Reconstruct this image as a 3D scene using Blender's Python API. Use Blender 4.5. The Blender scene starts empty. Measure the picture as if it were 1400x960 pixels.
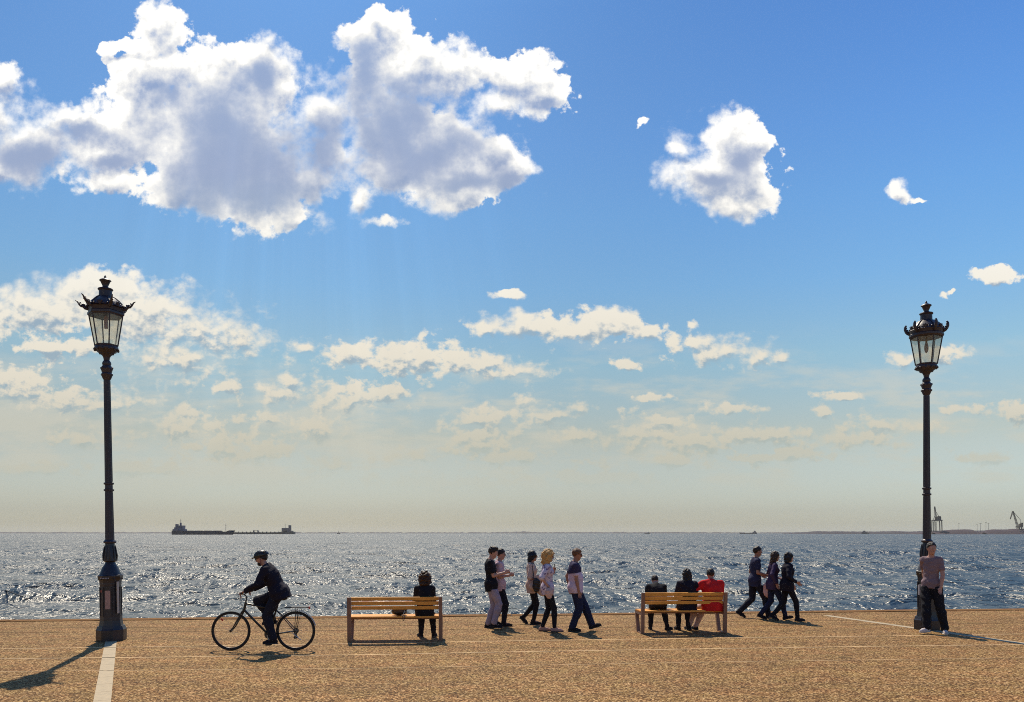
import bpy, bmesh, math, random
import numpy as np
from mathutils import Vector, Matrix

# ------------------------------------------------------------------ camera, sky, sun, exposure
SC = bpy.context.scene
COL = SC.collection
F, HY, CAMH = 1100.0, 729.0, 2.1            # focal length in photo pixels, horizon row, eye height
cam_d = bpy.data.cameras.new("camera"); cam = bpy.data.objects.new("camera", cam_d); COL.objects.link(cam)
cam.location = (0, 0, CAMH); cam.rotation_euler = (math.radians(90), 0, 0)
cam_d.sensor_width = 36; cam_d.lens = 36 * F / 1400; cam_d.shift_y = (HY - 480) / 1400
cam_d.clip_end = 60000; cam_d.clip_start = 0.1
SC.camera = cam
SC.view_settings.view_transform = 'Standard'; SC.view_settings.look = 'None'
SC.view_settings.gamma = 1; SC.view_settings.use_curve_mapping = False
SC.view_settings.exposure = 0.0
SC.cycles.use_denoising = False
SC.cycles.sample_clamp_indirect = 1.5; SC.cycles.pixel_filter_type = 'BLACKMAN_HARRIS'; SC.cycles.filter_width = 1.0
SC.cycles.max_bounces = 6; SC.cycles.transparent_max_bounces = 16
SC.cycles.caustics_reflective = False; SC.cycles.caustics_refractive = False

SUN_EL, SUN_AZ = math.radians(54), math.radians(-14.5)   # azimuth from +Y, negative = left
sun_dir = Vector((math.sin(SUN_AZ) * math.cos(SUN_EL), math.cos(SUN_AZ) * math.cos(SUN_EL), math.sin(SUN_EL)))
sl = bpy.data.lights.new("sun", 'SUN'); sl.energy = 5.0; sl.angle = math.radians(0.5); sl.color = (1.0, 0.88, 0.69)
sun = bpy.data.objects.new("sun", sl); COL.objects.link(sun)
sun.rotation_euler = (-sun_dir).to_track_quat('-Z', 'Y').to_euler()

class NB:
    """small helper for building node trees"""
    def __init__(s, nt): s.nt = nt
    def node(s, typ, **kw):
        n = s.nt.nodes.new(typ)
        for k, v in kw.items(): setattr(n, k, v)
        return n
    def put(s, sock, v):
        if isinstance(v, bpy.types.NodeSocket): s.nt.links.new(v, sock)
        elif v is not None: sock.default_value = v
    def m(s, op, a, b=None, c=None, clamp=False):
        n = s.node('ShaderNodeMath', operation=op, use_clamp=clamp)
        s.put(n.inputs[0], a)
        if b is not None: s.put(n.inputs[1], b)
        if c is not None: s.put(n.inputs[2], c)
        return n.outputs[0]
    def v(s, op, a, b=None, c=None):
        n = s.node('ShaderNodeVectorMath', operation=op)
        s.put(n.inputs[0], a)
        if b is not None: s.put(n.inputs[1], b)
        if c is not None: s.put(n.inputs[2], c)
        return n.outputs[1] if op in ('LENGTH', 'DOT_PRODUCT', 'DISTANCE') else n.outputs[0]
    def comb(s, x, y, z):
        n = s.node('ShaderNodeCombineXYZ')
        for i, q in enumerate((x, y, z)): s.put(n.inputs[i], q)
        return n.outputs[0]
    def sep(s, a):
        n = s.node('ShaderNodeSeparateXYZ'); s.put(n.inputs[0], a); return n.outputs
    def noise(s, vec, scale, detail=6, rough=0.55, lac=2.0, dim='3D', dist=0.0):
        n = s.node('ShaderNodeTexNoise', noise_dimensions=dim)
        s.put(n.inputs['Vector'], vec); s.put(n.inputs['Scale'], scale); s.put(n.inputs['Detail'], detail)
        s.put(n.inputs['Roughness'], rough); s.put(n.inputs['Lacunarity'], lac); s.put(n.inputs['Distortion'], dist)
        return n.outputs
    def ramp(s, fac, stops, interp='LINEAR'):
        n = s.node('ShaderNodeValToRGB'); s.put(n.inputs[0], fac); r = n.color_ramp; r.interpolation = interp
        while len(r.elements) > 1: r.elements.remove(r.elements[-1])
        r.elements[0].position = stops[0][0]; r.elements[0].color = (*stops[0][1], 1)
        for p, c in stops[1:]:
            e = r.elements.new(p); e.color = (*c, 1)
        return n.outputs[0]
    def mix(s, fac, a, b, mode='MIX'):
        n = s.node('ShaderNodeMix', data_type='RGBA', blend_type=mode)
        s.put(n.inputs[0], fac); s.put(n.inputs[6], a); s.put(n.inputs[7], b); return n.outputs[2]
    def sstep(s, x, lo, hi):
        n = s.node('ShaderNodeMapRange', interpolation_type='SMOOTHSTEP'); s.put(n.inputs[0], x)
        s.put(n.inputs[1], lo); s.put(n.inputs[2], hi); return n.outputs[0]

def lin(r, g, b):
    f = lambda c: (c / 255 / 12.92) if c <= 10 else ((c / 255 + .055) / 1.055) ** 2.4
    return (f(r), f(g), f(b))
def lin4(r, g, b): return (*lin(r, g, b), 1)

# cloud lumps: centre and half-size, in the gnomonic plane of the +Y direction (units of 1/1100)
LUMPS = [(300,610,60,14),(120,600,80,16),(40,640,90,12),(560,625,60,12),(700,625,70,12),(780,555,30,10),(900,575,40,10),(1000,560,45,9),(1080,625,80,12),(1260,585,50,12),(1320,560,40,9),(920,630,70,10),(180,640,80,12),(1150,545,50,8),(215,48,34,38),(163,62,26,9),(198,105,46,50),(262,98,60,48),(330,92,58,38),(384,128,40,38),(300,165,110,72),(322,222,118,76),(350,272,80,40),
 (418,250,44,34),(248,252,48,38),(392,292,34,20),(140,172,60,26),(90,165,60,28),(48,200,66,40),(130,205,70,30),(150,240,48,18),(6,118,18,32),
 (-25,160,46,60),(0,225,52,20),(438,152,40,34),(452,205,36,36),(518,62,52,50),(516,28,16,20),(490,96,28,58),(562,92,70,50),(622,104,70,46),
 (690,104,66,36),(744,118,38,30),(690,142,50,22),(530,162,80,66),(540,225,50,36),(588,184,62,54),(600,232,76,36),(640,262,58,28),(692,240,44,30),
 (672,212,26,20),(502,264,16,22),(535,300,28,10),(1004,198,54,44),(985,222,50,44),(1030,192,34,32),(966,246,54,32),(990,266,44,22),(930,203,20,8),(1016,236,38,30),
 (878,168,9,5),(1226,266,27,13),(1221,256,17,13),(1256,271,24,5),(1010,225,46,46),(975,235,52,42),(1360,376,38,12),(1300,409,9,5),(1310,405,6,4),(695,403,27,11),(665,454,38,11),(722,444,67,20),(782,452,56,15),
 (842,440,56,27),(886,449,34,14),(418,472,22,9),(480,483,62,19),(560,488,85,27),(640,498,69,23),(715,507,40,12),(950,465,45,15),(990,483,62,23),
 (1040,492,36,16),(1068,490,18,8),(942,440,9,9),(855,496,28,8),(890,543,36,7),(56,422,101,40),(128,396,65,38),(200,438,94,51),(284,450,83,43),
 (336,462,31,27),(240,490,69,32),(310,526,22,12),(70,470,67,14),(20,522,67,27),(85,545,72,20),(150,552,63,16),(396,540,45,24),(400,522,20,19),
 (472,546,50,24),(524,540,31,14),(366,573,27,11),(436,590,49,22),(250,578,69,24),(350,620,52,18),(452,634,49,16),(660,574,63,19),(650,602,67,27),
 (720,545,17,12),(756,566,43,16),(786,597,38,18),(872,600,63,27),(950,602,56,18),(1040,596,90,15),(1180,604,90,19),(1192,580,47,12),(1127,566,20,8),
 (1386,563,27,19),(1350,626,45,12),(1275,480,60,15),(1234,487,20,11),(820,655,101,14),(600,660,134,14)]
CORES = [(320,225,108,72),(300,170,70,46),(240,140,24,22),(40,212,52,22),(112,178,42,14),(150,214,28,9),(545,165,74,62),(490,90,34,40),
 (585,215,78,40),(650,250,50,18),(440,205,34,32),(360,262,74,36),(362,112,22,22),(1010,212,30,26),(970,240,26,12),(700,255,22,12)]

def build_world():
    w = bpy.data.worlds.new("World"); SC.world = w; w.use_nodes = True
    nt = w.node_tree; nt.nodes.clear(); N = NB(nt)
    tc = N.node('ShaderNodeTexCoord').outputs['Generated']
    d = N.v('NORMALIZE', tc)
    dx, dy, dz = N.sep(d)
    sky = N.node('ShaderNodeTexSky', sky_type='NISHITA')
    sky.sun_disc = False; sky.sun_elevation = SUN_EL; sky.sun_rotation = SUN_AZ
    sky.altitude = 0; sky.air_density = 1.0; sky.dust_density = 1.4; sky.ozone_density = 2.0
    ay = N.m('MAXIMUM', N.m('ABSOLUTE', dy), 0.04)
    u = N.m('DIVIDE', dx, ay); v = N.m('DIVIDE', dz, ay)
    # sky colour: the daylight model, graded by height above the horizon (haze near the water)
    tint = N.ramp(dz, TINT)
    skyc = N.mix(1.0, sky.outputs[0], tint, 'MULTIPLY')
    even = N.node('ShaderNodeVectorMath', operation='SCALE')          # the far side from the sun is a little paler than the model's
    N.put(even.inputs[0], skyc); N.put(even.inputs[3], N.m('MULTIPLY_ADD', N.sstep(u, 0.0, 0.8), 0.48, 1.0)); skyc = even.outputs[0]
    p3 = N.comb(u, v, 0.0)
    warp = N.noise(p3, 9.0, 3, 0.5)[1]
    warp2 = N.noise(p3, 38.0, 4, 0.65)[1]
    wv = N.v('MULTIPLY_ADD', warp, (0.075, 0.05, 0.0), (-0.0375, -0.025, 0.0))
    wv = N.v('ADD', wv, N.v('MULTIPLY_ADD', warp2, (0.026, 0.020, 0.0), (-0.013, -0.010, 0.0)))
    wscale = N.m('MULTIPLY_ADD', N.sstep(v, 0.05, 0.5), 0.65, 0.35)
    wn = N.node('ShaderNodeVectorMath', operation='SCALE'); N.put(wn.inputs[0], wv); N.put(wn.inputs[3], wscale)
    pw = N.v('ADD', p3, wn.outputs[0])
    def field(p, lumps):
        x, y, _ = N.sep(p)
        X = N.comb(x, x, x); Y = N.comb(y, y, y); acc = None
        for i in range(0, len(lumps), 3):
            t = (lumps[i:i + 3] + [(0, -9000, 1, 1)] * 2)[:3]
            cx = [(a[0] - 700) / F for a in t]; cy = [(HY - a[1]) / F for a in t]
            rx = [F / a[2] for a in t]; ry = [F / a[3] for a in t]
            qx = N.v('MULTIPLY_ADD', X, tuple(rx), tuple(-c * r for c, r in zip(cx, rx)))
            qy = N.v('MULTIPLY_ADD', Y, tuple(ry), tuple(-c * r for c, r in zip(cy, ry)))
            q = N.v('MULTIPLY_ADD', qx, qx, N.v('MULTIPLY', qy, qy))
            q = N.v('DIVIDE', (1.0, 1.0, 1.0), N.v('MULTIPLY_ADD', q, q, (1e-3,) * 3))      # lumps melt into each other
            acc = q if acc is None else N.v('ADD', acc, q)
        a, b, c = N.sep(acc)
        return N.m('SUBTRACT', 0.86, N.m('POWER', N.m('ADD', a, N.m('ADD', b, c)), -0.25))
    def fbm(p, det=8):
        fa = N.noise(N.v('MULTIPLY', p, (1.0, 1.3, 1.0)), 48.0, det - 3, 0.6)[0]
        fb = N.noise(p, 14.0, det, 0.63)[0]
        fine = N.m('MULTIPLY_ADD', N.m('SUBTRACT', fb, fa), t_up, fa)
        vo = N.node('ShaderNodeTexVoronoi', feature='F1', normalize=False)     # cauliflower heads
        N.put(vo.inputs['Vector'], p); vo.inputs['Scale'].default_value = 30.0
        vo.inputs['Detail'].default_value = 2.0; vo.inputs['Roughness'].default_value = 0.6
        return N.m('ADD', N.m('MULTIPLY', N.m('SUBTRACT', fine, 0.5), 0.92), N.m('MULTIPLY', N.m('SUBTRACT', 0.72, vo.outputs['Distance']), 0.15))
    t_up = N.sstep(v, 0.15, 0.42)
    n0 = fbm(p3)
    n1 = fbm(N.v('ADD', p3, N.comb(-0.003, N.m('MULTIPLY_ADD', N.sstep(v, 0.16, 0.44), 0.006, 0.005), 0.0)), 6)
    f0 = field(pw, LUMPS)
    f1 = field(N.v('ADD', pw, N.comb(-0.003, N.m('MULTIPLY_ADD', t_up, 0.008, 0.008), 0.0)), LUMPS)
    amp = N.m('MULTIPLY_ADD', t_up, -0.9, 3.1)
    D0 = N.m('ADD', N.m('MULTIPLY', f0, 1.0), N.m('MULTIPLY', n0, amp))
    D1 = N.m('ADD', N.m('MULTIPLY', f1, 1.0), N.m('MULTIPLY', n1, amp))
    edge = N.m('ADD', D0, N.m('MULTIPLY_ADD', t_up, -0.04, 0.28))
    wisp = N.noise(p3, 7.0, 2, 0.5)[0]                                # some edges are crisp, others fray out
    soft = N.m('MULTIPLY_ADD', N.sstep(wisp, 0.40, 0.62), 0.55, N.m('MULTIPLY_ADD', t_up, -0.34, 0.45))
    em = N.node('ShaderNodeMapRange', interpolation_type='SMOOTHSTEP')
    N.put(em.inputs[0], edge); em.inputs[1].default_value = 0.0; N.put(em.inputs[2], soft)
    alpha = N.m('MULTIPLY', em.outputs[0], N.sstep(f0, -0.85, -0.15))
    # thin cloud lets the sun through (bright rim), thick cloud stands in its own shade
    relief = N.m('SUBTRACT', N.m('MULTIPLY', N.m('SUBTRACT', n0, n1), amp), N.m('MULTIPLY', N.m('SUBTRACT', f1, f0), N.m('MULTIPLY_ADD', t_up, -0.7, 1.2)))
    # optical depth seen by the light: broad shape plus billows
    od = N.m('ADD', N.m('MULTIPLY', N.m('MAXIMUM', f1, 0.0), N.m('MULTIPLY_ADD', t_up, 0.2, 1.0)), N.m('MULTIPLY', n1, N.m('MULTIPLY_ADD', t_up, 0.2, 2.0)))
    lit = N.m('POWER', 2.718, N.m('MULTIPLY', N.m('MAXIMUM', od, -0.1), -1.0))
    lit = N.m('ADD', lit, N.m('MULTIPLY', relief, N.m('MULTIPLY_ADD', t_up, -0.35, 1.5)))
    lit = N.m('ADD', lit, N.m('MULTIPLY', N.m('SUBTRACT', 1.0, N.sstep(D0, -0.05, 0.40)), 0.16))
    core = field(pw, CORES)
    core = N.sstep(N.m('ADD', core, N.m('MULTIPLY', n0, 1.6)), -0.65, 0.60)
    lit = N.m('MULTIPLY', lit, N.m('MULTIPLY_ADD', core, -0.95, 1.0))
    hi = N.ramp(v, [(0.0, lin(188, 186, 168)), (0.10, lin(200, 195, 176)), (0.18, lin(226, 218, 200)), (0.30, lin(242, 237, 224)), (0.45, lin(248, 247, 244))])
    lo = N.ramp(v, [(0.0, lin(180, 183, 170)), (0.10, lin(176, 184, 175)), (0.18, lin(158, 178, 188)), (0.30, lin(150, 172, 192)), (0.45, lin(150, 167, 200)), (0.65, lin(146, 170, 210))])
    litc = N.sstep(lit, -0.12, 1.02)
    cc = N.mix(litc, lo, hi)
    rim = N.m('MULTIPLY', N.sstep(lit, 0.75, 1.1), N.sstep(v, 0.25, 0.5))
    boost = N.m('MULTIPLY_ADD', rim, 0.12, 1.0)
    bn = N.node('ShaderNodeVectorMath', operation='SCALE'); N.put(bn.inputs[0], cc); N.put(bn.inputs[3], N.m('MULTIPLY', boost, 1.0 / BGS))
    horiz = N.sstep(v, 0.030, 0.12)
    bandn = N.noise(N.v('MULTIPLY', p3, (7.0, 24.0, 1.0)), 1.0, 6, 0.6)[0]
    bandm = N.m('MULTIPLY', N.sstep(v, 0.03, 0.09), N.sstep(v, 0.27, 0.15))
    band = N.m('MULTIPLY', N.m('MULTIPLY', N.sstep(N.m('ADD', bandn, N.m('MULTIPLY', N.sstep(u, 0.5, -0.5), 0.05)), 0.47, 0.66), bandm), 0.55)
    skyc = N.mix(band, skyc, N.v('MULTIPLY', N.ramp(v, [(0.0, lin(190, 188, 170)), (0.12, lin(206, 202, 186)), (0.25, lin(222, 216, 200))]), (1.0 / BGS,) * 3))
    thin = N.m('MULTIPLY_ADD', N.sstep(v, 0.08, 0.24), 0.25, 0.75)
    af = N.m('MULTIPLY', N.m('MULTIPLY', alpha, horiz), thin, clamp=True)
    allc = N.mix(af, skyc, bn.outputs[0])
    # soft crepuscular rays fanning out below the big clouds, away from the sun
    su, sv = sun_dir.x / sun_dir.y, sun_dir.z / sun_dir.y
    ang = N.m('ARCTAN2', N.m('SUBTRACT', u, su), N.m('SUBTRACT', sv, v))
    ray = N.noise(N.comb(N.m('MULTIPLY', ang, 26.0), 0.0, 0.0), 1.0, 3, 0.6)[0]
    rm = N.m('MULTIPLY', N.m('MULTIPLY', N.sstep(v, 0.02, 0.2), N.sstep(v, 0.62, 0.42)), N.sstep(N.m('ABSOLUTE', N.m('ADD', u, 0.28)), 0.42, 0.05))
    rk = N.m('MULTIPLY_ADD', N.m('MULTIPLY', N.m('SUBTRACT', ray, 0.42), rm), 0.24, 1.0)
    fin = N.node('ShaderNodeVectorMath', operation='SCALE'); N.put(fin.inputs[0], allc); N.put(fin.inputs[3], rk)
    bg = N.node('ShaderNodeBackground'); N.put(bg.inputs[0], fin.outputs[0]); bg.inputs[1].default_value = BGS
    out = N.node('ShaderNodeOutputWorld'); nt.links.new(bg.outputs[0], out.inputs[0])
    w.cycles.sampling_method = 'MANUAL'; w.cycles.sample_map_resolution = 256
BGS = 0.12
HAZE = 0.00004
TINT = [(0.0, (0.80, 0.93, 1.05)), (0.012, (0.66,0.74,0.82)), (0.026, (0.59, 0.645, 0.72)), (0.116, (0.65, 0.595, 0.49)), (0.204, (0.53, 0.671, 0.635)),
        (0.287, (0.405, 0.645, 0.76)), (0.363, (0.34, 0.605, 0.80)), (0.433, (0.285, 0.54, 0.80)), (0.547, (0.20, 0.43, 0.74)), (1.0, (0.2, 0.45, 0.8))]
build_world()

# ------------------------------------------------------------------ helpers
RND = random.Random(7)
MATS = {}
def mat(name, col, rough=0.7, metal=0.0, var=0.12, vscale=6.0, bump=0.0, bscale=40.0, spec=0.5, sheen=0.0, bdist=0.01):
    """plain surface with a little unevenness of its own"""
    if name in MATS: return MATS[name]
    m = bpy.data.materials.new(name); m.use_nodes = True; nt = m.node_tree; N = NB(nt)
    bs = nt.nodes['Principled BSDF']
    tc = N.node('ShaderNodeTexCoord').outputs['Object']
    n = N.noise(tc, vscale, 5, 0.6)[0]
    f = N.m('MULTIPLY_ADD', N.m('SUBTRACT', n, 0.5), 2.6 * var, 1.0)
    sc = N.node('ShaderNodeVectorMath', operation='SCALE'); sc.inputs[0].default_value = col; N.put(sc.inputs[3], f)
    N.put(bs.inputs['Base Color'], sc.outputs[0])
    bs.inputs['Metallic'].default_value = metal; bs.inputs['Specular IOR Level'].default_value = spec
    N.put(bs.inputs['Roughness'], N.m('MULTIPLY_ADD', N.m('SUBTRACT', n, 0.5), 0.3, rough, clamp=True))
    if sheen: bs.inputs['Sheen Weight'].default_value = sheen
    if bump:
        b = N.node('ShaderNodeBump'); b.inputs['Strength'].default_value = bump; b.inputs['Distance'].default_value = bdist
        N.put(b.inputs['Height'], N.noise(tc, bscale, 4, 0.6)[0]); N.put(bs.inputs['Normal'], b.outputs[0])
    MATS[name] = m; return m

def tag(o, label=None, cat=None, group=None, kind=None):
    if label: o['label'] = label
    if cat: o['category'] = cat
    if group: o['group'] = group
    if kind: o['kind'] = kind
    return o
def empty(name, loc=(0, 0, 0), rz=0.0, scale=1.0):
    o = bpy.data.objects.new(name, None); COL.objects.link(o)
    o.location = loc; o.rotation_euler = (0, 0, rz); o.scale = (scale,) * 3; o.empty_display_size = 0.2
    return o
def link(name, me, m, parent=None, smooth=False):
    o = bpy.data.objects.new(name, me); COL.objects.link(o)
    if m is not None:
        for q in (m if isinstance(m, (list, tuple)) else [m]): me.materials.append(q)
    if parent is not None: o.parent = parent
    if smooth: me.shade_smooth()
    return o
class MB:
    """collects shapes into one mesh"""
    def __init__(s): s.bm = bmesh.new()
    def poly_prism(s, pts, axis_vec):
        a = [s.bm.verts.new(p) for p in pts]; b = [s.bm.verts.new(Vector(p) + Vector(axis_vec)) for p in pts]
        n = len(pts); s.bm.faces.new(a[::-1]); s.bm.faces.new(b)
        for i in range(n): s.bm.faces.new((a[i], a[(i + 1) % n], b[(i + 1) % n], b[i]))
        return s
    def box(s, c, d, rot=None, bev=0.0):
        r = bmesh.ops.create_cube(s.bm, size=1.0)
        M = Matrix.Translation(c) @ (rot.to_4x4() if rot is not None else Matrix.Identity(4)) @ Matrix.Diagonal((*d, 1))
        bmesh.ops.transform(s.bm, matrix=M, verts=r['verts'])
        if bev:
            es = {e for v in r['verts'] for e in v.link_edges}
            bmesh.ops.bevel(s.bm, geom=list(es), offset=bev, segments=2, affect='EDGES', profile=0.7)
        return s
    def tube(s, pts, r, n=8, closed=False, cap=True):
        pts = [Vector(p) for p in pts]; k = len(pts); rs = r if isinstance(r, (list, tuple)) else [r] * k
        rings = []; up = None
        for i, p in enumerate(pts):
            if closed: t = pts[(i + 1) % k] - pts[i - 1]
            else: t = pts[min(i + 1, k - 1)] - pts[max(i - 1, 0)]
            t.normalize()
            if up is None: up = t.orthogonal().normalized()
            up = (up - t * up.dot(t)); up = up.normalized() if up.length > 1e-6 else t.orthogonal().normalized()
            w = t.cross(up)
            rings.append([s.bm.verts.new(p + (up * math.cos(a) + w * math.sin(a)) * rs[i]) for a in [2 * math.pi * j / n for j in range(n)]])
        for i in range(k if closed else k - 1):
            A, B = rings[i], rings[(i + 1) % k]
            for j in range(n): s.bm.faces.new((A[j], A[(j + 1) % n], B[(j + 1) % n], B[j]))
        if cap and not closed: s.bm.faces.new(rings[0][::-1]); s.bm.faces.new(rings[-1])
        return s
    def lathe(s, prof, n=24, c=(0, 0, 0), rot0=0.0, cap=True, flute=0.0, nf=0):
        rings = []
        for (r, z) in prof:
            ring = []
            for j in range(n):
                a = rot0 + 2 * math.pi * j / n; rr = r
                ring.append(s.bm.verts.new((c[0] + rr * math.cos(a), c[1] + rr * math.sin(a), c[2] + z)))
            rings.append(ring)
        for A, B in zip(rings, rings[1:]):
            for j in range(n): s.bm.faces.new((A[j], A[(j + 1) % n], B[(j + 1) % n], B[j]))
        if cap: s.bm.faces.new(rings[0][::-1]); s.bm.faces.new(rings[-1])
        return s
    def ball(s, c, r, seg=12, sc=(1, 1, 1)):
        q = bmesh.ops.create_uvsphere(s.bm, u_segments=seg, v_segments=max(6, seg * 2 // 3), radius=r)
        bmesh.ops.transform(s.bm, matrix=Matrix.Translation(c) @ Matrix.Diagonal((*sc, 1)), verts=q['verts']); return s
    def build(s, name, m, parent=None, smooth=False):
        me = bpy.data.meshes.new(name); s.bm.normal_update(); s.bm.to_mesh(me); s.bm.free()
        o = link(name, me, m, parent)
        if smooth:
            me.shade_smooth()
            try: me.set_sharp_from_angle(angle=math.radians(40))
            except Exception: pass
        return o
def P(px, py, z=0.0):
    """the point of the level z that the photograph shows at pixel px, py"""
    Y = (CAMH - z) * F / (py - HY); return Vector(((px - 700) / F * Y, Y, z))
def atY(px, Y, z=0.0): return Vector(((px - 700) / F * Y, Y, z))

# ------------------------------------------------------------------ the setting: promenade, strips, sea
EDGE_A, EDGE_B = P(-400, 852.5), P(1800, 828)          # sea edge of the promenade
def edge_y(x): t = (x - EDGE_A.x) / (EDGE_B.x - EDGE_A.x); return EDGE_A.y + t * (EDGE_B.y - EDGE_A.y)

def ground_mat():
    m = bpy.data.materials.new("paving_aggregate"); m.use_nodes = True; nt = m.node_tree; N = NB(nt); bs = nt.nodes['Principled BSDF']
    tc = N.node('ShaderNodeTexCoord').outputs['Object']
    g1 = N.noise(tc, 38.0, 3, 0.7)[0]; g2 = N.noise(tc, 95.0, 2, 0.6)[0]
    peb = N.node('ShaderNodeTexVoronoi', feature='F1'); N.put(peb.inputs['Vector'], tc); peb.inputs['Scale'].default_value = 46.0   # single stones of the aggregate
    pr = N.sep(peb.outputs['Color'])[0]
    big = N.noise(N.v('MULTIPLY', tc, (0.35, 1.6, 1.0)), 1.0, 6, 0.65)[0]
    strk = N.noise(N.v('MULTIPLY', tc, (0.10, 2.4, 1.0)), 1.0, 5, 0.6)[0]
    grain = N.m('ADD', N.m('MULTIPLY', g1, 0.45), N.m('ADD', N.m('MULTIPLY', g2, 0.35), N.m('MULTIPLY_ADD', pr, 0.30, -0.05)))
    c = N.ramp(grain, [(0.35, (0.040, 0.018, 0.005)), (0.46, (0.130, 0.061, 0.017)), (0.52, (0.222, 0.114, 0.033)), (0.58, (0.345, 0.196, 0.068)), (0.68, (0.66, 0.45, 0.23))])
    k = N.m('MULTIPLY_ADD', N.m('SUBTRACT', big, 0.5), 1.15, 1.0)
    k = N.m('MULTIPLY', k, N.m('MULTIPLY_ADD', N.m('SUBTRACT', strk, 0.5), 0.55, 1.0))
    vo = N.node('ShaderNodeTexVoronoi', feature='F1'); N.put(vo.inputs['Vector'], N.v('MULTIPLY_ADD', N.noise(tc, 2.0, 3)[1], (0.5, 0.5, 0), tc)); vo.inputs['Scale'].default_value = 0.45
    stain = N.sstep(vo.outputs['Distance'], 0.10, 0.04)                       # a few dark spills
    k = N.m('MULTIPLY', k, N.m('MULTIPLY_ADD', stain, -0.38, 1.0))
    hue = N.noise(tc, 2.3, 4, 0.6)[0]                                         # pinkish and olive patches
    c = N.mix(1.0, c, N.ramp(hue, [(0.38, (1.05, 0.96, 0.93)), (0.50, (1, 1, 1)), (0.62, (0.98, 1.01, 0.93))]), 'MULTIPLY')
    sc = N.node('ShaderNodeVectorMath', operation='SCALE'); N.put(sc.inputs[0], c); N.put(sc.inputs[3], k)
    N.put(bs.inputs['Base Color'], sc.outputs[0]); bs.inputs['Roughness'].default_value = 0.8; bs.inputs['Specular IOR Level'].default_value = 0.12
    b = N.node('ShaderNodeBump'); b.inputs['Strength'].default_value = 0.8; b.inputs['Distance'].default_value = 0.007
    N.put(b.inputs['Height'], N.m('ADD', g1, N.m('MULTIPLY', g2, 0.5))); N.put(bs.inputs['Normal'], b.outputs[0])
    return m
mb = MB()
x0, x1 = -90.0, 90.0
mb.poly_prism([(x0, -80, -3.5), (x1, -80, -3.5), (x1, edge_y(x1) - 0.42, -3.5), (x0, edge_y(x0) - 0.42, -3.5)], (0, 0, 3.5))
tag(mb.build("promenade", ground_mat()), kind='structure')
# the coping along the water
cope = mat("coping_stone", (0.20, 0.10, 0.036), 0.9, var=0.6, vscale=9.0, bump=0.6, bscale=60, spec=0.1)
mb = MB(); n = 90
for i in range(n):
    xa = x0 + (x1 - x0) * i / n; xb = x0 + (x1 - x0) * (i + 1) / n - 0.012
    mb.poly_prism([(xa, edge_y(xa) - 0.41, -3.5), (xb, edge_y(xb) - 0.41, -3.5), (xb, edge_y(xb), -3.5), (xa, edge_y(xa), -3.5)], (0, 0, 3.5 + 0.012 + 0.003 * (i % 3)))
tag(mb.build("quay_edge", cope), kind='structure')

strip_m = mat("pale_stone_strip", (0.42, 0.33, 0.205), 0.75, var=0.35, vscale=14.0, bump=0.4, bscale=60)
joint_m = mat("pale_joint_mortar", (0.60, 0.40, 0.20), 0.85, var=1.0, vscale=1.2)
djoint_m = mat("dark_joint", (0.20, 0.105, 0.036), 0.9, var=0.6, vscale=3.0)
def ribbon(name, a, b, w, m, block=None, z=0.004):
    a, b = Vector(a), Vector(b); a.z = b.z = 0; d = (b - a); L = d.length; d.normalize(); s_ = Vector((-d.y, d.x, 0)) * w / 2
    mb = MB(); k = 1 if not block else int(L / block); st = L / k
    for i in range(k):
        p, q = a + d * st * i, a + d * (st * (i + 1) - (0.008 if block else 0))
        mb.poly_prism([(p - s_)[:], (q - s_)[:], (q + s_)[:], (p + s_)[:]][::-1] if False else [(p + s_)[:], (p - s_)[:], (q - s_)[:], (q + s_)[:]], (0, 0, z))
    return tag(mb.build(name, m), kind='structure')
def polyline(name, pts, w, m, z=0.004):
    pts = [P(*p) for p in pts]; mb = MB()
    for a, b in zip(pts, pts[1:]):
        d = (b - a).normalized(); s_ = Vector((-d.y, d.x, 0)) * w / 2
        mb.poly_prism([(a + s_)[:], (a - s_)[:], (b - s_)[:], (b + s_)[:]], (0, 0, z))
    return tag(mb.build(name, m), kind='structure')
pa, pb = P(139.5, 960), P(150.5, 885); d_ = (pb - pa).normalized()
ribbon("stone_strip", pa - d_ * 6, pa + d_ * ((edge_y(-8) - pa.y) / d_.y - 0.5), 0.20, strip_m, 0.6)
pa, pb = P(1400, 880), P(1125, 841); d_ = (pb - pa).normalized()
ribbon("stone_strip", pa - d_ * 9, pa + d_ * ((edge_y(8) - pa.y) / d_.y - 1.2), 0.20, strip_m, 0.6)
for pts in ([(-160, 890), (0, 887.5), (250, 884), (500, 880), (700, 876.5), (950, 873), (1200, 870), (1400, 867), (1600, 865)],
            [(-160, 903), (0, 901), (250, 898.5), (500, 895.5), (700, 891.5), (950, 887.5), (1200, 884), (1400, 881.5), (1600, 879)]):
    polyline("paving_joint", pts, 0.045, joint_m)
polyline("paving_joint", [(-160, 920.5), (0, 918.5), (500, 914), (1000, 905), (1600, 897)], 0.02, joint_m)
polyline("paving_joint", [(-160, 866), (0, 865), (500, 862), (1000, 856), (1600, 850)], 0.03, djoint_m)
polyline("paving_joint", [(-160, 860), (0, 859), (500, 856), (1000, 850), (1600, 844)], 0.025, djoint_m)

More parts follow.
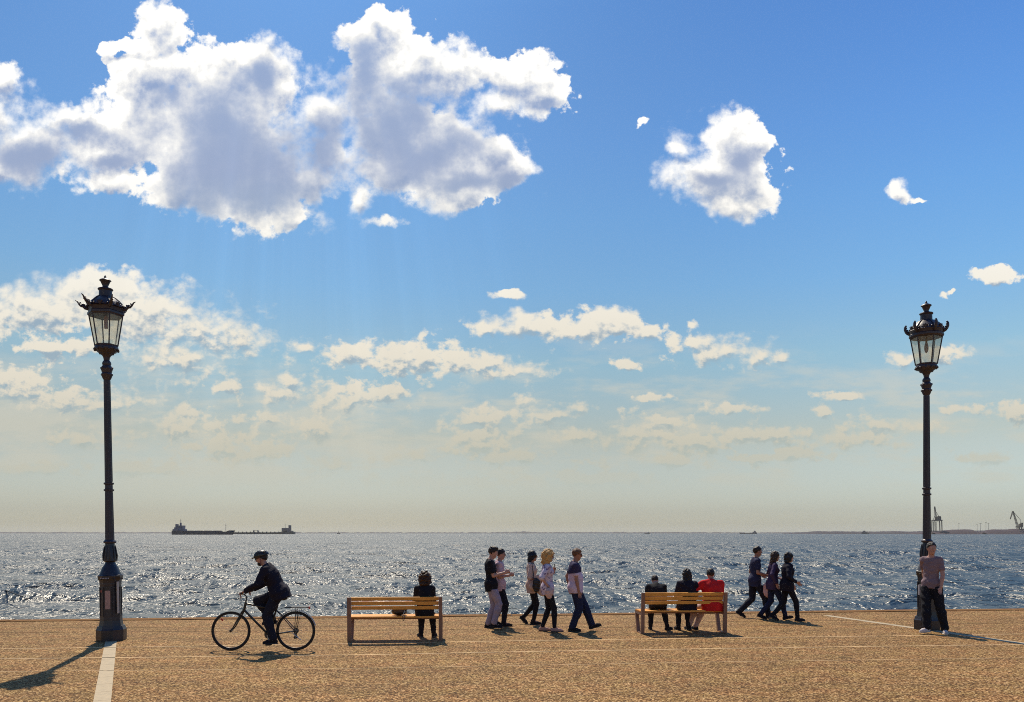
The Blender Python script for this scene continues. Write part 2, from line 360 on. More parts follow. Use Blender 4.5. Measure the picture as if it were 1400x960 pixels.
SEA_Z = -1.3
def sea():
    rs = np.random.RandomState(3)
    Y0, k = 17.0, 1.0135
    rows = int(math.log(7000 / Y0) / math.log(k)); Y = Y0 * k ** np.arange(rows)
    T = np.linspace(-0.86, 0.86, 900)
    X = Y[:, None] * T[None, :]; YY = np.repeat(Y[:, None], len(T), 1)
    sp = np.maximum(Y * (k - 1), Y * (T[1] - T[0]))[:, None]
    Z = np.zeros_like(X)
    for i in range(70):
        lam = 0.45 * (16 / 0.45) ** rs.rand(); th = math.radians(-90 + rs.randn() * 42 + 20)
        kx, ky = math.cos(th) * 2 * math.pi / lam, math.sin(th) * 2 * math.pi / lam
        fade = np.clip((lam / sp - 2.0) / 2.0, 0, 1)
        A = 0.0085 * lam ** 0.85
        ph = kx * X + ky * YY + rs.rand() * 6.28
        w = 1 - np.abs(np.sin(ph / 2)) * 2
        Z += fade * A * (0.42 * w + 0.5 * np.cos(ph))
    Z += SEA_Z
    v = np.stack([X, YY, Z], -1).reshape(-1, 3)
    R, C = X.shape
    idx = np.arange(R * C).reshape(R, C)
    q = np.stack([idx[:-1, :-1], idx[:-1, 1:], idx[1:, 1:], idx[1:, :-1]], -1).reshape(-1, 4)
    # the rest of the sea: from the fan out to beyond sight, and to both sides
    n0 = len(v); far = 50000.0; zb = SEA_Z - 0.35
    ex = [(-far, 14, zb), (far, 14, zb), (far, far, zb), (-far, far, zb),
          (X[-1, 0], Y[-1], SEA_Z), (X[-1, -1], Y[-1], SEA_Z), (X[-1, -1] * 8, far, SEA_Z), (X[-1, 0] * 8, far, SEA_Z)]
    v = np.concatenate([v, np.array(ex)]); q = np.concatenate([q, [[n0, n0 + 1, n0 + 2, n0 + 3], [n0 + 4, n0 + 5, n0 + 6, n0 + 7]]])
    me = np_mesh("sea", v, q)
    m = bpy.data.materials.new("sea_water"); m.use_nodes = True; nt = m.node_tree; N = NB(nt); bs = nt.nodes['Principled BSDF']
    geo = N.node('ShaderNodeNewGeometry').outputs['Position']
    gust = N.noise(N.v('MULTIPLY', geo, (0.02, 0.05, 0.0)), 1.0, 4, 0.55)[0]
    a = N.noise(N.v('MULTIPLY', geo, (0.85, 0.75, 0.0)), 1.0, 2, 0.55, dim='2D')[0]
    b_ = N.noise(N.v('MULTIPLY', geo, (3.2, 2.4, 0.0)), 1.0, 2, 0.55, dim='2D')[0]
    L_ = N.noise(N.v('MULTIPLY', geo, (0.30, 0.20, 0.0)), 1.0, 2, 0.6, dim='2D')[0]
    M_ = N.noise(N.v('MULTIPLY', geo, (0.05, 0.035, 0.0)), 1.0, 2, 0.6, dim='2D')[0]
    h = N.m('ADD', N.m('ADD', N.m('MULTIPLY', a, 0.60), N.m('MULTIPLY', M_, 4.0)), N.m('ADD', N.m('MULTIPLY', b_, 0.20), N.m('MULTIPLY', L_, 1.6)))
    bp = N.node('ShaderNodeBump'); bp.inputs['Distance'].default_value = 1.0
    N.put(bp.inputs['Strength'], N.m('MULTIPLY_ADD', gust, 1.5, 0.27)); N.put(bp.inputs['Height'], h)
    N.put(bs.inputs['Normal'], bp.outputs[0])
    N.put(bs.inputs['Base Color'], N.mix(gust, (0.005, 0.014, 0.017, 1), (0.009, 0.023, 0.026, 1)))
    bs.inputs['Roughness'].default_value = 0.39; bs.inputs['IOR'].default_value = 1.50
    return tag(link("sea", me, m, smooth=True), kind='structure')

def np_mesh(name, v, q):
    me = bpy.data.meshes.new(name); v = np.asarray(v, np.float32); q = np.asarray(q, np.int32)
    me.vertices.add(len(v)); me.vertices.foreach_set('co', v.ravel())
    k = q.shape[1]
    me.loops.add(q.size); me.loops.foreach_set('vertex_index', q.ravel())
    me.polygons.add(len(q)); me.polygons.foreach_set('loop_start', np.arange(len(q), dtype=np.int32) * k)
    me.polygons.foreach_set('loop_total', np.full(len(q), k, np.int32))
    me.update(calc_edges=True); me.validate(); return me
sea()

# ------------------------------------------------------------------ street lamps
iron = mat("dark_painted_iron", (0.034, 0.025, 0.035), 0.42, 0.0, var=0.5, vscale=9, bump=0.25, bscale=60, spec=0.6)
iron_w = mat("worn_iron_base", (0.024, 0.021, 0.029), 0.38, 0.0, var=0.9, vscale=7, bump=0.3, bscale=50, spec=0.6)
paper_r = mat("faded_red_poster", (0.34, 0.11, 0.08), 0.8, var=0.5, vscale=22)
paper_w = mat("faded_pale_poster", (0.42, 0.27, 0.24), 0.8, var=0.4, vscale=22)
sticker_m = mat("grey_sticker", (0.40, 0.38, 0.42), 0.6, var=0.4, vscale=60)
bulb_m = mat("dim_bulb", (0.20, 0.15, 0.14), 0.35)
def glass_mat():
    m = bpy.data.materials.new("lantern_glass"); m.use_nodes = True; nt = m.node_tree; N = NB(nt); nt.nodes.clear()
    out = N.node('ShaderNodeOutputMaterial')
    tc = N.node('ShaderNodeTexCoord').outputs['Object']
    dirt = N.noise(tc, 9.0, 6, 0.7)[0]
    tr = N.node('ShaderNodeBsdfTransparent'); tr.inputs[0].default_value = (0.92, 0.91, 0.84, 1)
    tl = N.node('ShaderNodeBsdfTranslucent'); tl.inputs[0].default_value = (0.84, 0.82, 0.72, 1)
    gl = N.node('ShaderNodeBsdfGlossy'); gl.inputs['Roughness'].default_value = 0.08; gl.inputs[0].default_value = (1, 1, 1, 1)
    a = N.node('ShaderNodeMixShader'); N.put(a.inputs[0], N.m('MULTIPLY_ADD', dirt, 0.55, 0.02)); nt.links.new(tr.outputs[0], a.inputs[1]); nt.links.new(tl.outputs[0], a.inputs[2])
    b = N.node('ShaderNodeMixShader'); b.inputs[0].default_value = 0.06; nt.links.new(a.outputs[0], b.inputs[1]); nt.links.new(gl.outputs[0], b.inputs[2])
    nt.links.new(b.outputs[0], out.inputs[0]); return m
GLASS = glass_mat()

def street_lamp(loc, rz, tilt, label, style):
    root = empty('street_lamp', loc); root.rotation_euler = (0, tilt, 0)
    tag(root, label, 'street lamp', 'iron street lamps along the promenade')
    def p(name, mb, m=iron, parent=root, smooth=False):
        o = mb.build(name, m, parent, smooth); return o
    def R(deg): return math.radians(deg) + rz
    # base: square-ish plinth with cut corners, tapering panelled die, mouldings
    mb = MB(); mb.lathe([(0.272, 0.0), (0.276, 0.21), (0.262, 0.235), (0.245, 0.285)], 8, rot0=R(22.5))
    p('plinth', mb, iron_w)
    mb = MB(); mb.lathe([(0.222, 0.28), (0.212, 0.33), (0.203, 0.39), (0.200, 0.46), (0.190, 1.06), (0.196, 1.10), (0.196, 1.13), (0.204, 1.18), (0.226, 1.24), (0.228, 1.27), (0.205, 1.29)], 8, rot0=R(22.5))
    die = p('base', mb, iron_w)
    for k in range(8):                                             # raised frames on the eight faces
        a = R(45 * k); c = Vector((math.cos(a), math.sin(a), 0)); t = Vector((-math.sin(a), math.cos(a), 0)); ap = 0.197 * math.cos(math.radians(22.5)) + 0.002
        mb = MB()
        for sx in (-1, 1): mb.box(c * ap + t * 0.058 * sx + Vector((0, 0, 0.76)), (0.012, 0.012, 0.56), Matrix.Rotation(a, 3, 'Z'))
        for zz in (0.48, 1.04): mb.box(c * ap + Vector((0, 0, zz)), (0.011, 0.128, 0.014), Matrix.Rotation(a, 3, 'Z'))
        p('panel_frame', mb, iron_w, die)
    mb = MB(); mb.lathe([(0.205, 1.285), (0.178, 1.34), (0.150, 1.42), (0.098, 1.50), (0.086, 1.53), (0.112, 1.545), (0.130, 1.56), (0.128, 1.58), (0.122, 1.66), (0.104, 1.78), (0.088, 1.86), (0.084, 1.90)], 16, rot0=R(0))
    p('bell', mb, iron_w, smooth=True)
    bell = [c for c in root.children if c.name.startswith('bell')][0]
    for k in range(10):                                            # acanthus leaves round the skirt, beads round the die
        a = R(36 * k); mb = MB()
        mb.tube([(r * math.cos(a), r * math.sin(a), z) for r, z in ((0.125, 1.57), (0.128, 1.66), (0.108, 1.80), (0.104, 1.86))], [0.014, 0.018, 0.013, 0.004], 6)
        p('leaf_ornament', mb, iron_w, bell, True)
        a = R(36 * k + 18); mb = MB(); mb.ball((0.205 * math.cos(a), 0.205 * math.sin(a), 1.205), 0.020, 8); p('bead', mb, iron_w, die, True)
    mb = MB(); mb.lathe([(0.084, 1.895), (0.112, 1.91), (0.118, 1.93), (0.108, 1.95), (0.084, 1.97), (0.080, 2.05), (0.070, 2.92), (0.092, 2.93), (0.094, 2.96), (0.072, 2.97), (0.070, 3.05), (0.092, 3.06), (0.094, 3.09), (0.069, 3.10),
                         (0.059, 5.12)], 16)
    sh = p('pole', mb, iron, smooth=True)
    mb = MB()
    for k in range(12):
        a = R(30 * k); mb.tube([(0.079 * math.cos(a), 0.079 * math.sin(a), 2.0), (0.068 * math.cos(a), 0.068 * math.sin(a), 2.90)], 0.006, 5)
        mb.tube([(0.068 * math.cos(a), 0.068 * math.sin(a), 3.12), (0.058 * math.cos(a), 0.058 * math.sin(a), 5.10)], 0.0055, 5)
    p('flute', mb, iron, sh)
    mb = MB(); mb.lathe([(0.060, 5.11), (0.078, 5.14), (0.100, 5.20), (0.106, 5.225), (0.088, 5.25), (0.098, 5.29), (0.112, 5.33), (0.100, 5.36), (0.074, 5.40), (0.084, 5.43), (0.078, 5.46), (0.052, 5.50), (0.062, 5.56)], 16)
    for k in range(6):
        a = R(60 * k); mb.ball((0.100 * math.cos(a), 0.100 * math.sin(a), 5.345), 0.024, 8); mb.ball((0.094 * math.cos(a), 0.094 * math.sin(a), 5.215), 0.022, 8)
    p('collar', mb, iron, smooth=True)
    # lantern
    mb = MB(); mb.lathe([(0.055, 5.54), (0.085, 5.60), (0.150, 5.645), (0.215, 5.70), (0.222, 5.73), (0.205, 5.765), (0.212, 5.78)], 24)
    for k in range(12):
        a = R(30 * k); mb.ball((0.212 * math.cos(a), 0.212 * math.sin(a), 5.70), 0.027, 8)
        mb.ball((0.12 * math.cos(a), 0.12 * math.sin(a), 5.628), 0.018, 6)
    p('lantern_bowl', mb, iron, smooth=True)
    zb, zt, rb_, rt_ = 5.78, 6.37, 0.212, 0.312
    mb = MB()
    for k in range(6):
        a = R(60 * k)
        mb.tube([(rb_ * math.cos(a), rb_ * math.sin(a), zb), (rt_ * math.cos(a), rt_ * math.sin(a), zt)], 0.013, 6)
    for (r, z) in ((rb_, zb + 0.008), (rt_, zt)):
        mb.tube([(r * math.cos(R(60 * k)), r * math.sin(R(60 * k)), z) for k in range(6)], 0.014, 6, closed=True)
    p('lantern_frame', mb, iron)
    for k in range(6):
        a, b = R(60 * k), R(60 * (k + 1)); s_ = 0.985
        q = [(rb_ * s_ * math.cos(a), rb_ * s_ * math.sin(a), zb + 0.01), (rb_ * s_ * math.cos(b), rb_ * s_ * math.sin(b), zb + 0.01),
             (rt_ * s_ * math.cos(b), rt_ * s_ * math.sin(b), zt), (rt_ * s_ * math.cos(a), rt_ * s_ * math.sin(a), zt)]
        me = bpy.data.meshes.new('glass_pane'); me.from_pydata(q, [], [(0, 1, 2, 3)]); link('glass_pane', me, GLASS, root)
    # band, domed roof, vent and urn finial
    mb = MB(); mb.lathe([(0.318, 6.365), (0.345, 6.39), (0.345, 6.43), (0.325, 6.45), (0.340, 6.50), (0.352, 6.515), (0.335, 6.535)], 6 if style == 0 else 24, rot0=R(0))
    p('roof_band', mb, iron)
    mb = MB(); mb.lathe([(0.335, 6.53), (0.315, 6.58), (0.265, 6.64), (0.20, 6.70), (0.145, 6.735), (0.120, 6.755)], 24)
    for k in range(6):
        a = R(60 * k); mb.tube([(r * math.cos(a), r * math.sin(a), z) for r, z in ((0.335, 6.54), (0.317, 6.59), (0.267, 6.65), (0.20, 6.71), (0.14, 6.745))], 0.010, 6)
    p('lantern_roof', mb, iron, smooth=True)
    mb = MB(); mb.lathe([(0.122, 6.75), (0.118, 6.86), (0.130, 6.875), (0.142, 6.89), (0.135, 6.905), (0.085, 6.915), (0.058, 6.94)], 16)
    p('vent_cap', mb, iron, smooth=True)
    mb = MB(); mb.lathe([(0.056, 6.935), (0.050, 6.955), (0.070, 7.00), (0.088, 7.045), (0.112, 7.065), (0.100, 7.08), (0.050, 7.105), (0.020, 7.125), (0.024, 7.14), (0.004, 7.175)], 12)
    p('finial', mb, iron, smooth=True)
    for k in range(6):                                              # cresting: scroll horns on the corners, leaf tufts between
        a = R(60 * k); c = Vector((math.cos(a), math.sin(a), 0))
        mb = MB()
        if style == 0: prof = [(0.325, 6.50), (0.375, 6.515), (0.415, 6.55), (0.45, 6.555), (0.485, 6.59), (0.52, 6.645), (0.555, 6.665)]; rr = [0.028, 0.030, 0.026, 0.024, 0.020, 0.014, 0.007]
        else: prof = [(0.32, 6.47), (0.36, 6.495), (0.395, 6.535), (0.415, 6.59), (0.415, 6.64), (0.40, 6.675), (0.385, 6.665)]; rr = [0.030, 0.034, 0.032, 0.030, 0.026, 0.020, 0.010]
        mb.tube([c * r + Vector((0, 0, z)) for r, z in prof], rr, 8)
        t = Vector((-c.y, c.x, 0))
        for (r, z, q) in (prof[2] + (0.024,), prof[3] + (0.021,), prof[1] + (0.028,), prof[4] + (0.016,)):
            mb.ball(c * (r - 0.02) + Vector((0, 0, z + 0.03)), q, 8); mb.ball(c * r + t * 0.02 + Vector((0, 0, z)), q * 0.8, 6); mb.ball(c * r - t * 0.02 + Vector((0, 0, z)), q * 0.8, 6)
        p('corner_scroll', mb, iron, smooth=True)
        a += math.radians(30); c = Vector((math.cos(a), math.sin(a), 0)); t = Vector((-c.y, c.x, 0)); mb = MB()
        for s_ in (-1, 0, 1): mb.tube([c * 0.315 + Vector((0, 0, 6.525)), c * 0.325 + t * 0.022 * s_ + Vector((0, 0, 6.58)), c * 0.34 + t * 0.05 * s_ + Vector((0, 0, 6.615 - 0.012 * abs(s_)))], [0.018, 0.020, 0.008], 6)
        for j in (-2, -1, 1, 2): mb.ball(c * (0.305 + 0.0 * j) + t * 0.062 * j + Vector((0, 0, 6.555)), 0.022, 8)
        p('leaf_tuft', mb, iron, smooth=True)
    mb = MB()
    if style == 0: mb.lathe([(0.035, 6.38), (0.038, 6.34), (0.036, 6.14), (0.030, 6.12)], 12)
    else: mb.lathe([(0.006, 6.03), (0.030, 6.06), (0.044, 6.12), (0.040, 6.19), (0.022, 6.26), (0.020, 6.31)], 12)
    p('bulb', mb, mat("pink_lamp_tube", (0.40, 0.20, 0.17), 0.4) if style == 0 else bulb_m, smooth=True)
    mb = MB(); mb.tube([(0, 0, 6.55), (0, 0, 6.30)], 0.014, 8); p('lamp_socket', mb, iron)
    return root, R
Lp = P(152.5, 877.5)
lampL, Rl = street_lamp(atY(152.5, Lp.y + 0.27), math.radians(9), math.radians(-1.0), 'dark iron street lamp with horned lantern and faded posters on its base, near the cyclist', 0)
# posters pasted on the base
def on_base(root, name, zc, w, h, deg, m, off=0.0, dx=0.0):
    a = math.radians(deg); c = Vector((math.cos(a), math.sin(a), 0)); t = Vector((-c.y, c.x, 0)); r = 0.197 * math.cos(math.radians(22.5)) + 0.004 + off
    mb = MB(); mb.box(c * r + t * dx + Vector((0, 0, zc)), (0.003, w, h), Matrix.Rotation(a, 3, 'Z')); return mb.build(name, m, root)
on_base(lampL, 'poster', 0.80, 0.095, 0.36, 279 - 0.0, paper_w)
on_base(lampL, 'poster', 0.86, 0.10, 0.22, 279 - 0.0, paper_r, -0.002, 0.012)
on_base(lampL, 'sticker', 0.97, 0.05, 0.05, 234, paper_r)
mb = MB()
for k in range(6): mb.box((-0.075 + k * 0.03, -0.236 + 0.004 * abs(k - 2.5), 1.225), (0.018, 0.006, 0.020))
mb.build('sticker', sticker_m, lampL)
mb = MB(); mb.box((0.19, -0.10, 0.84), (0.012, 0.06, 0.62), Matrix.Rotation(math.radians(-9), 3, 'Z')); mb.build('cable_cover', mat("pale_metal_cover", (0.45, 0.40, 0.36), 0.5), lampL)

Rp = P(1267.5, 862.5)
lampR, Rr = street_lamp(atY(1267.5, Rp.y + 0.27), math.radians(-30), math.radians(-0.15), 'dark iron street lamp with rounded scrolls, behind the man in the grey T-shirt', 1)
mb = MB(); mb.box((-0.215, -0.12, 0.87), (0.05, 0.05, 0.22)); mb.build('sticker', sticker_m, lampR)

# ------------------------------------------------------------------ benches
wood = mat("varnished_bench_wood", (0.78, 0.36, 0.075), 0.5, spec=0.25, var=0.35, vscale=5, bump=0.2, bscale=30)
steel = mat("bench_steel", (0.25, 0.135, 0.095), 0.5, var=0.3, vscale=6)
def bench(loc, rz, label, W):
    """faces +Y (the sea); origin on the ground at the middle of the back posts"""
    root = empty('park_bench', loc, rz); tag(root, label, 'bench', 'wooden slat benches facing the sea')
    w2 = W / 2
    for s in (-1, 1):
        x = s * (w2 - 0.035)
        mb = MB()
        mb.tube([(x, 0.02, 0.0), (x, 0.0, 0.45), (x, -0.05, 0.85)], 0.01, 4)
        mb = MB()
        mb.poly_prism([(x - 0.035, 0.00, 0.0), (x - 0.035, 0.07, 0.0), (x - 0.035, 0.05, 0.45), (x - 0.035, 0.0, 0.86), (x - 0.035, -0.055, 0.86), (x - 0.035, -0.02, 0.45)], (0.07, 0, 0))
        mb.build('back_post', steel, root)
        mb = MB(); mb.poly_prism([(x - 0.034, 0.34, 0.0), (x - 0.034, 0.41, 0.0), (x - 0.034, 0.58, 0.45), (x - 0.034, 0.50, 0.45)], (0.068, 0, 0)); mb.build('front_leg', steel, root)
        mb = MB(); mb.poly_prism([(x - 0.033, 0.052, 0.385), (x - 0.033, 0.50, 0.40), (x - 0.033, 0.50, 0.444), (x - 0.033, 0.052, 0.43)], (0.066, 0, 0)); mb.build('seat_bracket', steel, root)
        mb = MB(); mb.box((x, 0.20, 0.010), (0.06, 0.27, 0.02)); mb.build('foot_bar', steel, root)
    for i in range(3):
        z = 0.825 - i * 0.088; y = -0.028 + 0.055 * (0.86 - z) / 0.4 + 0.012
        mb = MB(); mb.box((0, y + 0.03, z), (W - 0.145, 0.035, 0.068), Matrix.Rotation(math.radians(7), 3, 'X'), 0.006); mb.build('back_slat', wood, root)
    for i in range(5):
        mb = MB(); mb.box((0, 0.11 + i * 0.095, 0.462), (W - 0.005, 0.078, 0.034), None, 0.006); mb.build('seat_slat', wood, root)
    mb = MB(); mb.box((0, 0.30, 0.415), (W - 0.14, 0.05, 0.03)); mb.build('crossbar', steel, root)
    return root
B1 = P(540, 877); B2 = P(935.5, 866.5)
bench1 = bench((B1.x, B1.y, 0), math.radians(4), 'wooden slat bench with one seated woman and free space at its left', 1.83)
bench2 = bench((B2.x, B2.y, 0), math.radians(5), 'wooden slat bench crowded with three seated people, one in red', 1.83)

# ------------------------------------------------------------------ bicycle
blk = mat("black_bicycle_paint", (0.012, 0.012, 0.014), 0.3, var=0.2)
rub = mat("tyre_rubber", (0.014, 0.013, 0.013), 0.75, bump=0.3, bscale=200)
alu = mat("dull_aluminium", (0.42, 0.42, 0.44), 0.35, 1.0)
dkm = mat("dark_metal_parts", (0.06, 0.06, 0.065), 0.4, 0.6)
refl = mat("red_reflector", (0.45, 0.02, 0.02), 0.3)
def bicycle(loc, rz):
    root = empty('bicycle', loc, rz); tag(root, 'black trekking bicycle with rear rack ridden by the helmeted cyclist', 'bicycle')
    R = 0.352
    for hx, nm in ((0.579, 'f'), (-0.579, 'r')):
        w = empty('wheel', (hx, 0, R)); w.parent = root
        circ = lambda r, y=0, n=56: [(r * math.cos(2 * math.pi * i / n), y, r * math.sin(2 * math.pi * i / n)) for i in range(n)]
        MB().tube(circ(R - 0.019), 0.019, 10, closed=True).build('tyre', rub, w, True)
        mb = MB(); mb.tube(circ(R - 0.043), 0.0095, 8, closed=True); mb.build('rim', dkm, w, True)
        mb = MB()
        for i in range(28):
            a = 2 * math.pi * i / 28; b = a + (0.55 if i % 2 else -0.55); s = 0.022 if (i // 2) % 2 else -0.022
            mb.tube([(0.018 * math.cos(b), s, 0.018 * math.sin(b)), ((R - 0.05) * math.cos(a), 0, (R - 0.05) * math.sin(a))], 0.0011, 4, cap=False)
        mb.build('spokes', alu, w)
        mb = MB(); mb.tube([(0, -0.055, 0), (0, -0.035, 0), (0, -0.03, 0), (0, 0.03, 0), (0, 0.035, 0), (0, 0.055, 0)], [0.010, 0.012, 0.022, 0.022, 0.012, 0.010], 12); mb.build('hub', dkm, w, True)
        if nm == 'r':
            mb = MB(); mb.tube([(0, -0.030, 0), (0, -0.036, 0), (0, -0.044, 0), (0, -0.050, 0)], [0.050, 0.048, 0.036, 0.028], 24); mb.build('cassette', dkm, w)
        else:
            mb = MB(); mb.box((0.16, 0.0, 0.20), (0.03, 0.012, 0.05), Matrix.Rotation(0.8, 3, 'Y')); mb.build('spoke_reflector', refl, w)
    BB = (-0.09, 0, 0.285); HT0 = (0.345, 0, 0.70); HT1 = (0.315, 0, 0.86); ST = (-0.255, 0, 0.80); RH = (-0.579, 0, R)
    mb = MB()
    mb.tube([BB, (HT0[0] - 0.005, 0, HT0[2] + 0.02)], 0.020, 12); mb.tube([(-0.235, 0, 0.73), (HT1[0], 0, HT1[2] - 0.02)], 0.017, 12)
    mb.tube([BB, ST], 0.016, 12); mb.tube([HT0, HT1], 0.022, 12); mb.tube([(BB[0], -0.04, BB[2]), (BB[0], 0.04, BB[2])], 0.023, 12)
    for s in (-1, 1):
        mb.tube([(BB[0] - 0.02, 0.02 * s, BB[2]), (-0.30, 0.05 * s, 0.31), (RH[0], 0.062 * s, R)], 0.0095, 8)
        mb.tube([(-0.235, 0.014 * s, 0.72), (-0.36, 0.045 * s, 0.60), (RH[0], 0.062 * s, R)], 0.008, 8)
    mb.build('frame', blk, root, True)
    mb = MB()
    mb.tube([(0.355, 0, 0.745), (0.362, 0, 0.69)], 0.018, 10); mb.tube([(0.362, -0.055, 0.70), (0.362, 0.055, 0.70)], 0.014, 8)
    for s in (-1, 1): mb.tube([(0.362, 0.055 * s, 0.70), (0.44, 0.057 * s, 0.56), (0.52, 0.057 * s, 0.42), (0.579, 0.056 * s, R)], [0.016, 0.015, 0.012, 0.010], 8)
    mb.build('fork', blk, root, True)
    mb = MB(); mb.tube([(0.315, 0, 0.85), (0.298, 0, 0.96), (0.345, 0, 1.01)], 0.014, 8); mb.build('stem', dkm, root, True)
    hb = MB(); hb.tube([(0.300, -0.30, 1.045), (0.325, -0.2, 1.04), (0.350, -0.06, 1.01), (0.350, 0.06, 1.01), (0.325, 0.2, 1.04), (0.300, 0.30, 1.045)], 0.0125, 8); hbo = hb.build('handlebar', dkm, root, True)
    for s in (-1, 1):
        MB().tube([(0.318, 0.19 * s, 1.042), (0.295, 0.305 * s, 1.046)], 0.017, 10).build('grip', rub, hbo, True)
        MB().tube([(0.340, 0.17 * s, 1.035), (0.375, 0.19 * s, 1.025), (0.385, 0.27 * s, 1.010)], [0.007, 0.006, 0.004], 6).build('brake_lever', dkm, hbo, True)
        MB().tube([(0.345, 0.16 * s, 1.03), (0.42, 0.12 * s, 1.06), (0.43, 0.04 * s, 0.95), (0.37, 0.02 * s, 0.78)], 0.003, 5).build('brake_cable', rub, root, True)
    MB().tube([(-0.255, 0, 0.79), (-0.275, 0, 0.90)], 0.0135, 8).build('seat_post', alu, root, True)
    mb = MB(); mb.tube([(-0.42, 0, 0.925), (-0.37, 0, 0.935), (-0.30, 0, 0.93), (-0.22, 0, 0.925), (-0.14, 0, 0.915)], [0.045, 0.085, 0.075, 0.035, 0.018], 14)
    for v in mb.bm.verts: v.co.z = 0.925 + (v.co.z - 0.925) * 0.38
    mb.build('saddle', rub, root, True)
    cr = empty('crankset', BB); cr.parent = root
    ang = math.radians(-105)
    MB().tube([(0, -0.052, 0), (0, -0.048, 0)], [0.088, 0.088], 32).build('chainring', dkm, cr)
    for s in (-1, 1):                       # camera side (left pedal, +y) is down
        d = Vector((math.cos(ang), 0, math.sin(ang))) * (1 if s > 0 else -1)
        MB().tube([(0, 0.06 * s, 0), Vector((0, 0.075 * s, 0)) + d * 0.17], [0.013, 0.010], 8).build('crank', alu, cr, True)
        mb = MB(); mb.box(Vector((0, 0.125 * s, 0)) + d * 0.17, (0.095, 0.085, 0.022), None, 0.005); mb.build('pedal', rub, cr)
    mb = MB(); mb.tube([(-0.09, -0.05, 0.375), (-0.579, -0.045, 0.385)], 0.004, 5); mb.tube([(-0.09, -0.05, 0.198), (-0.545, -0.045, 0.225)], 0.004, 5); mb.build('chain', dkm, root)
    mb = MB(); mb.box((-0.565, -0.058, 0.27), (0.045, 0.014, 0.13), Matrix.Rotation(0.25, 3, 'Y'), 0.006); mb.tube([(-0.55, -0.064, 0.225), (-0.55, -0.052, 0.225)], [0.026, 0.026], 14); mb.tube([(-0.57, -0.064, 0.30), (-0.57, -0.052, 0.30)], [0.022, 0.022], 14); mb.build('rear_derailleur', dkm, root)
    mb = MB()
    for s in (-1, 1):
        mb.tube([(-0.40, 0.05 * s, 0.775), (-0.78, 0.06 * s, 0.775), (-0.81, 0.03 * s, 0.775)], 0.009, 6)
        mb.tube([(-0.579, 0.075 * s, 0.36), (-0.60, 0.062 * s, 0.775)], 0.007, 6); mb.tube([(-0.579, 0.075 * s, 0.36), (-0.68, 0.062 * s, 0.775)], 0.005, 6)
        mb.tube([(-0.40, 0.05 * s, 0.775), (-0.29, 0.03 * s, 0.74)], 0.005, 6)
    for x in (-0.42, -0.50, -0.58, -0.66, -0.74, -0.81): mb.tube([(x, -0.055, 0.775), (x, 0.055, 0.775)], 0.008, 6)
    mb.tube([(-0.42, 0, 0.775), (-0.80, 0, 0.775)], 0.005, 6)
    mb.build('luggage_rack', blk, root)
    mb = MB(); mb.box((-0.825, 0, 0.765), (0.02, 0.07, 0.045), None, 0.005); mb.build('rear_reflector', refl, root)
    MB().tube([(-0.53, 0.07, 0.33), (-0.70, 0.10, 0.20)], 0.007, 6).build('kickstand', alu, root)
    def guard(name, cx, a0, a1, r):
        mb = MB(); n = 22; pr = []
        for i in range(n + 1):
            a = math.radians(a0 + (a1 - a0) * i / n)
            pr.append([(cx + rr * math.cos(a), y, R + rr * math.sin(a)) for (y, rr) in ((-0.026, r - 0.012), (-0.012, r), (0.012, r), (0.026, r - 0.012), (0.011, r - 0.004), (-0.011, r - 0.004))])
        vs = [[mb.bm.verts.new(q) for q in ring] for ring in pr]
        for A, B in zip(vs, vs[1:]):
            for j in range(6): mb.bm.faces.new((A[j], A[(j + 1) % 6], B[(j + 1) % 6], B[j]))
        mb.bm.faces.new(vs[0][::-1]); mb.bm.faces.new(vs[-1]); mb.build(name, mat("grey_mudguard", (0.22, 0.22, 0.24), 0.35), root, True)
    guard('mudguard', -0.579, 15, 165, R + 0.022); 
    return root
BK = P(360, 889.5)
bike = bicycle((BK.x, BK.y, 0), math.pi)

# ------------------------------------------------------------------ people
def V(*a): return np.array(a, float)
def rotY(t):      # pitch: positive tips the local up-axis forward (+x)
    c, s = math.cos(t), math.sin(t); return np.array([[c, 0, s], [0, 1, 0], [-s, 0, c]])
def rotZ(t):
    c, s = math.cos(t), math.sin(t); return np.array([[c, -s, 0], [s, c, 0], [0, 0, 1]])
def rotX(t):
    c, s = math.cos(t), math.sin(t); return np.array([[1, 0, 0], [0, c, -s], [0, s, c]])

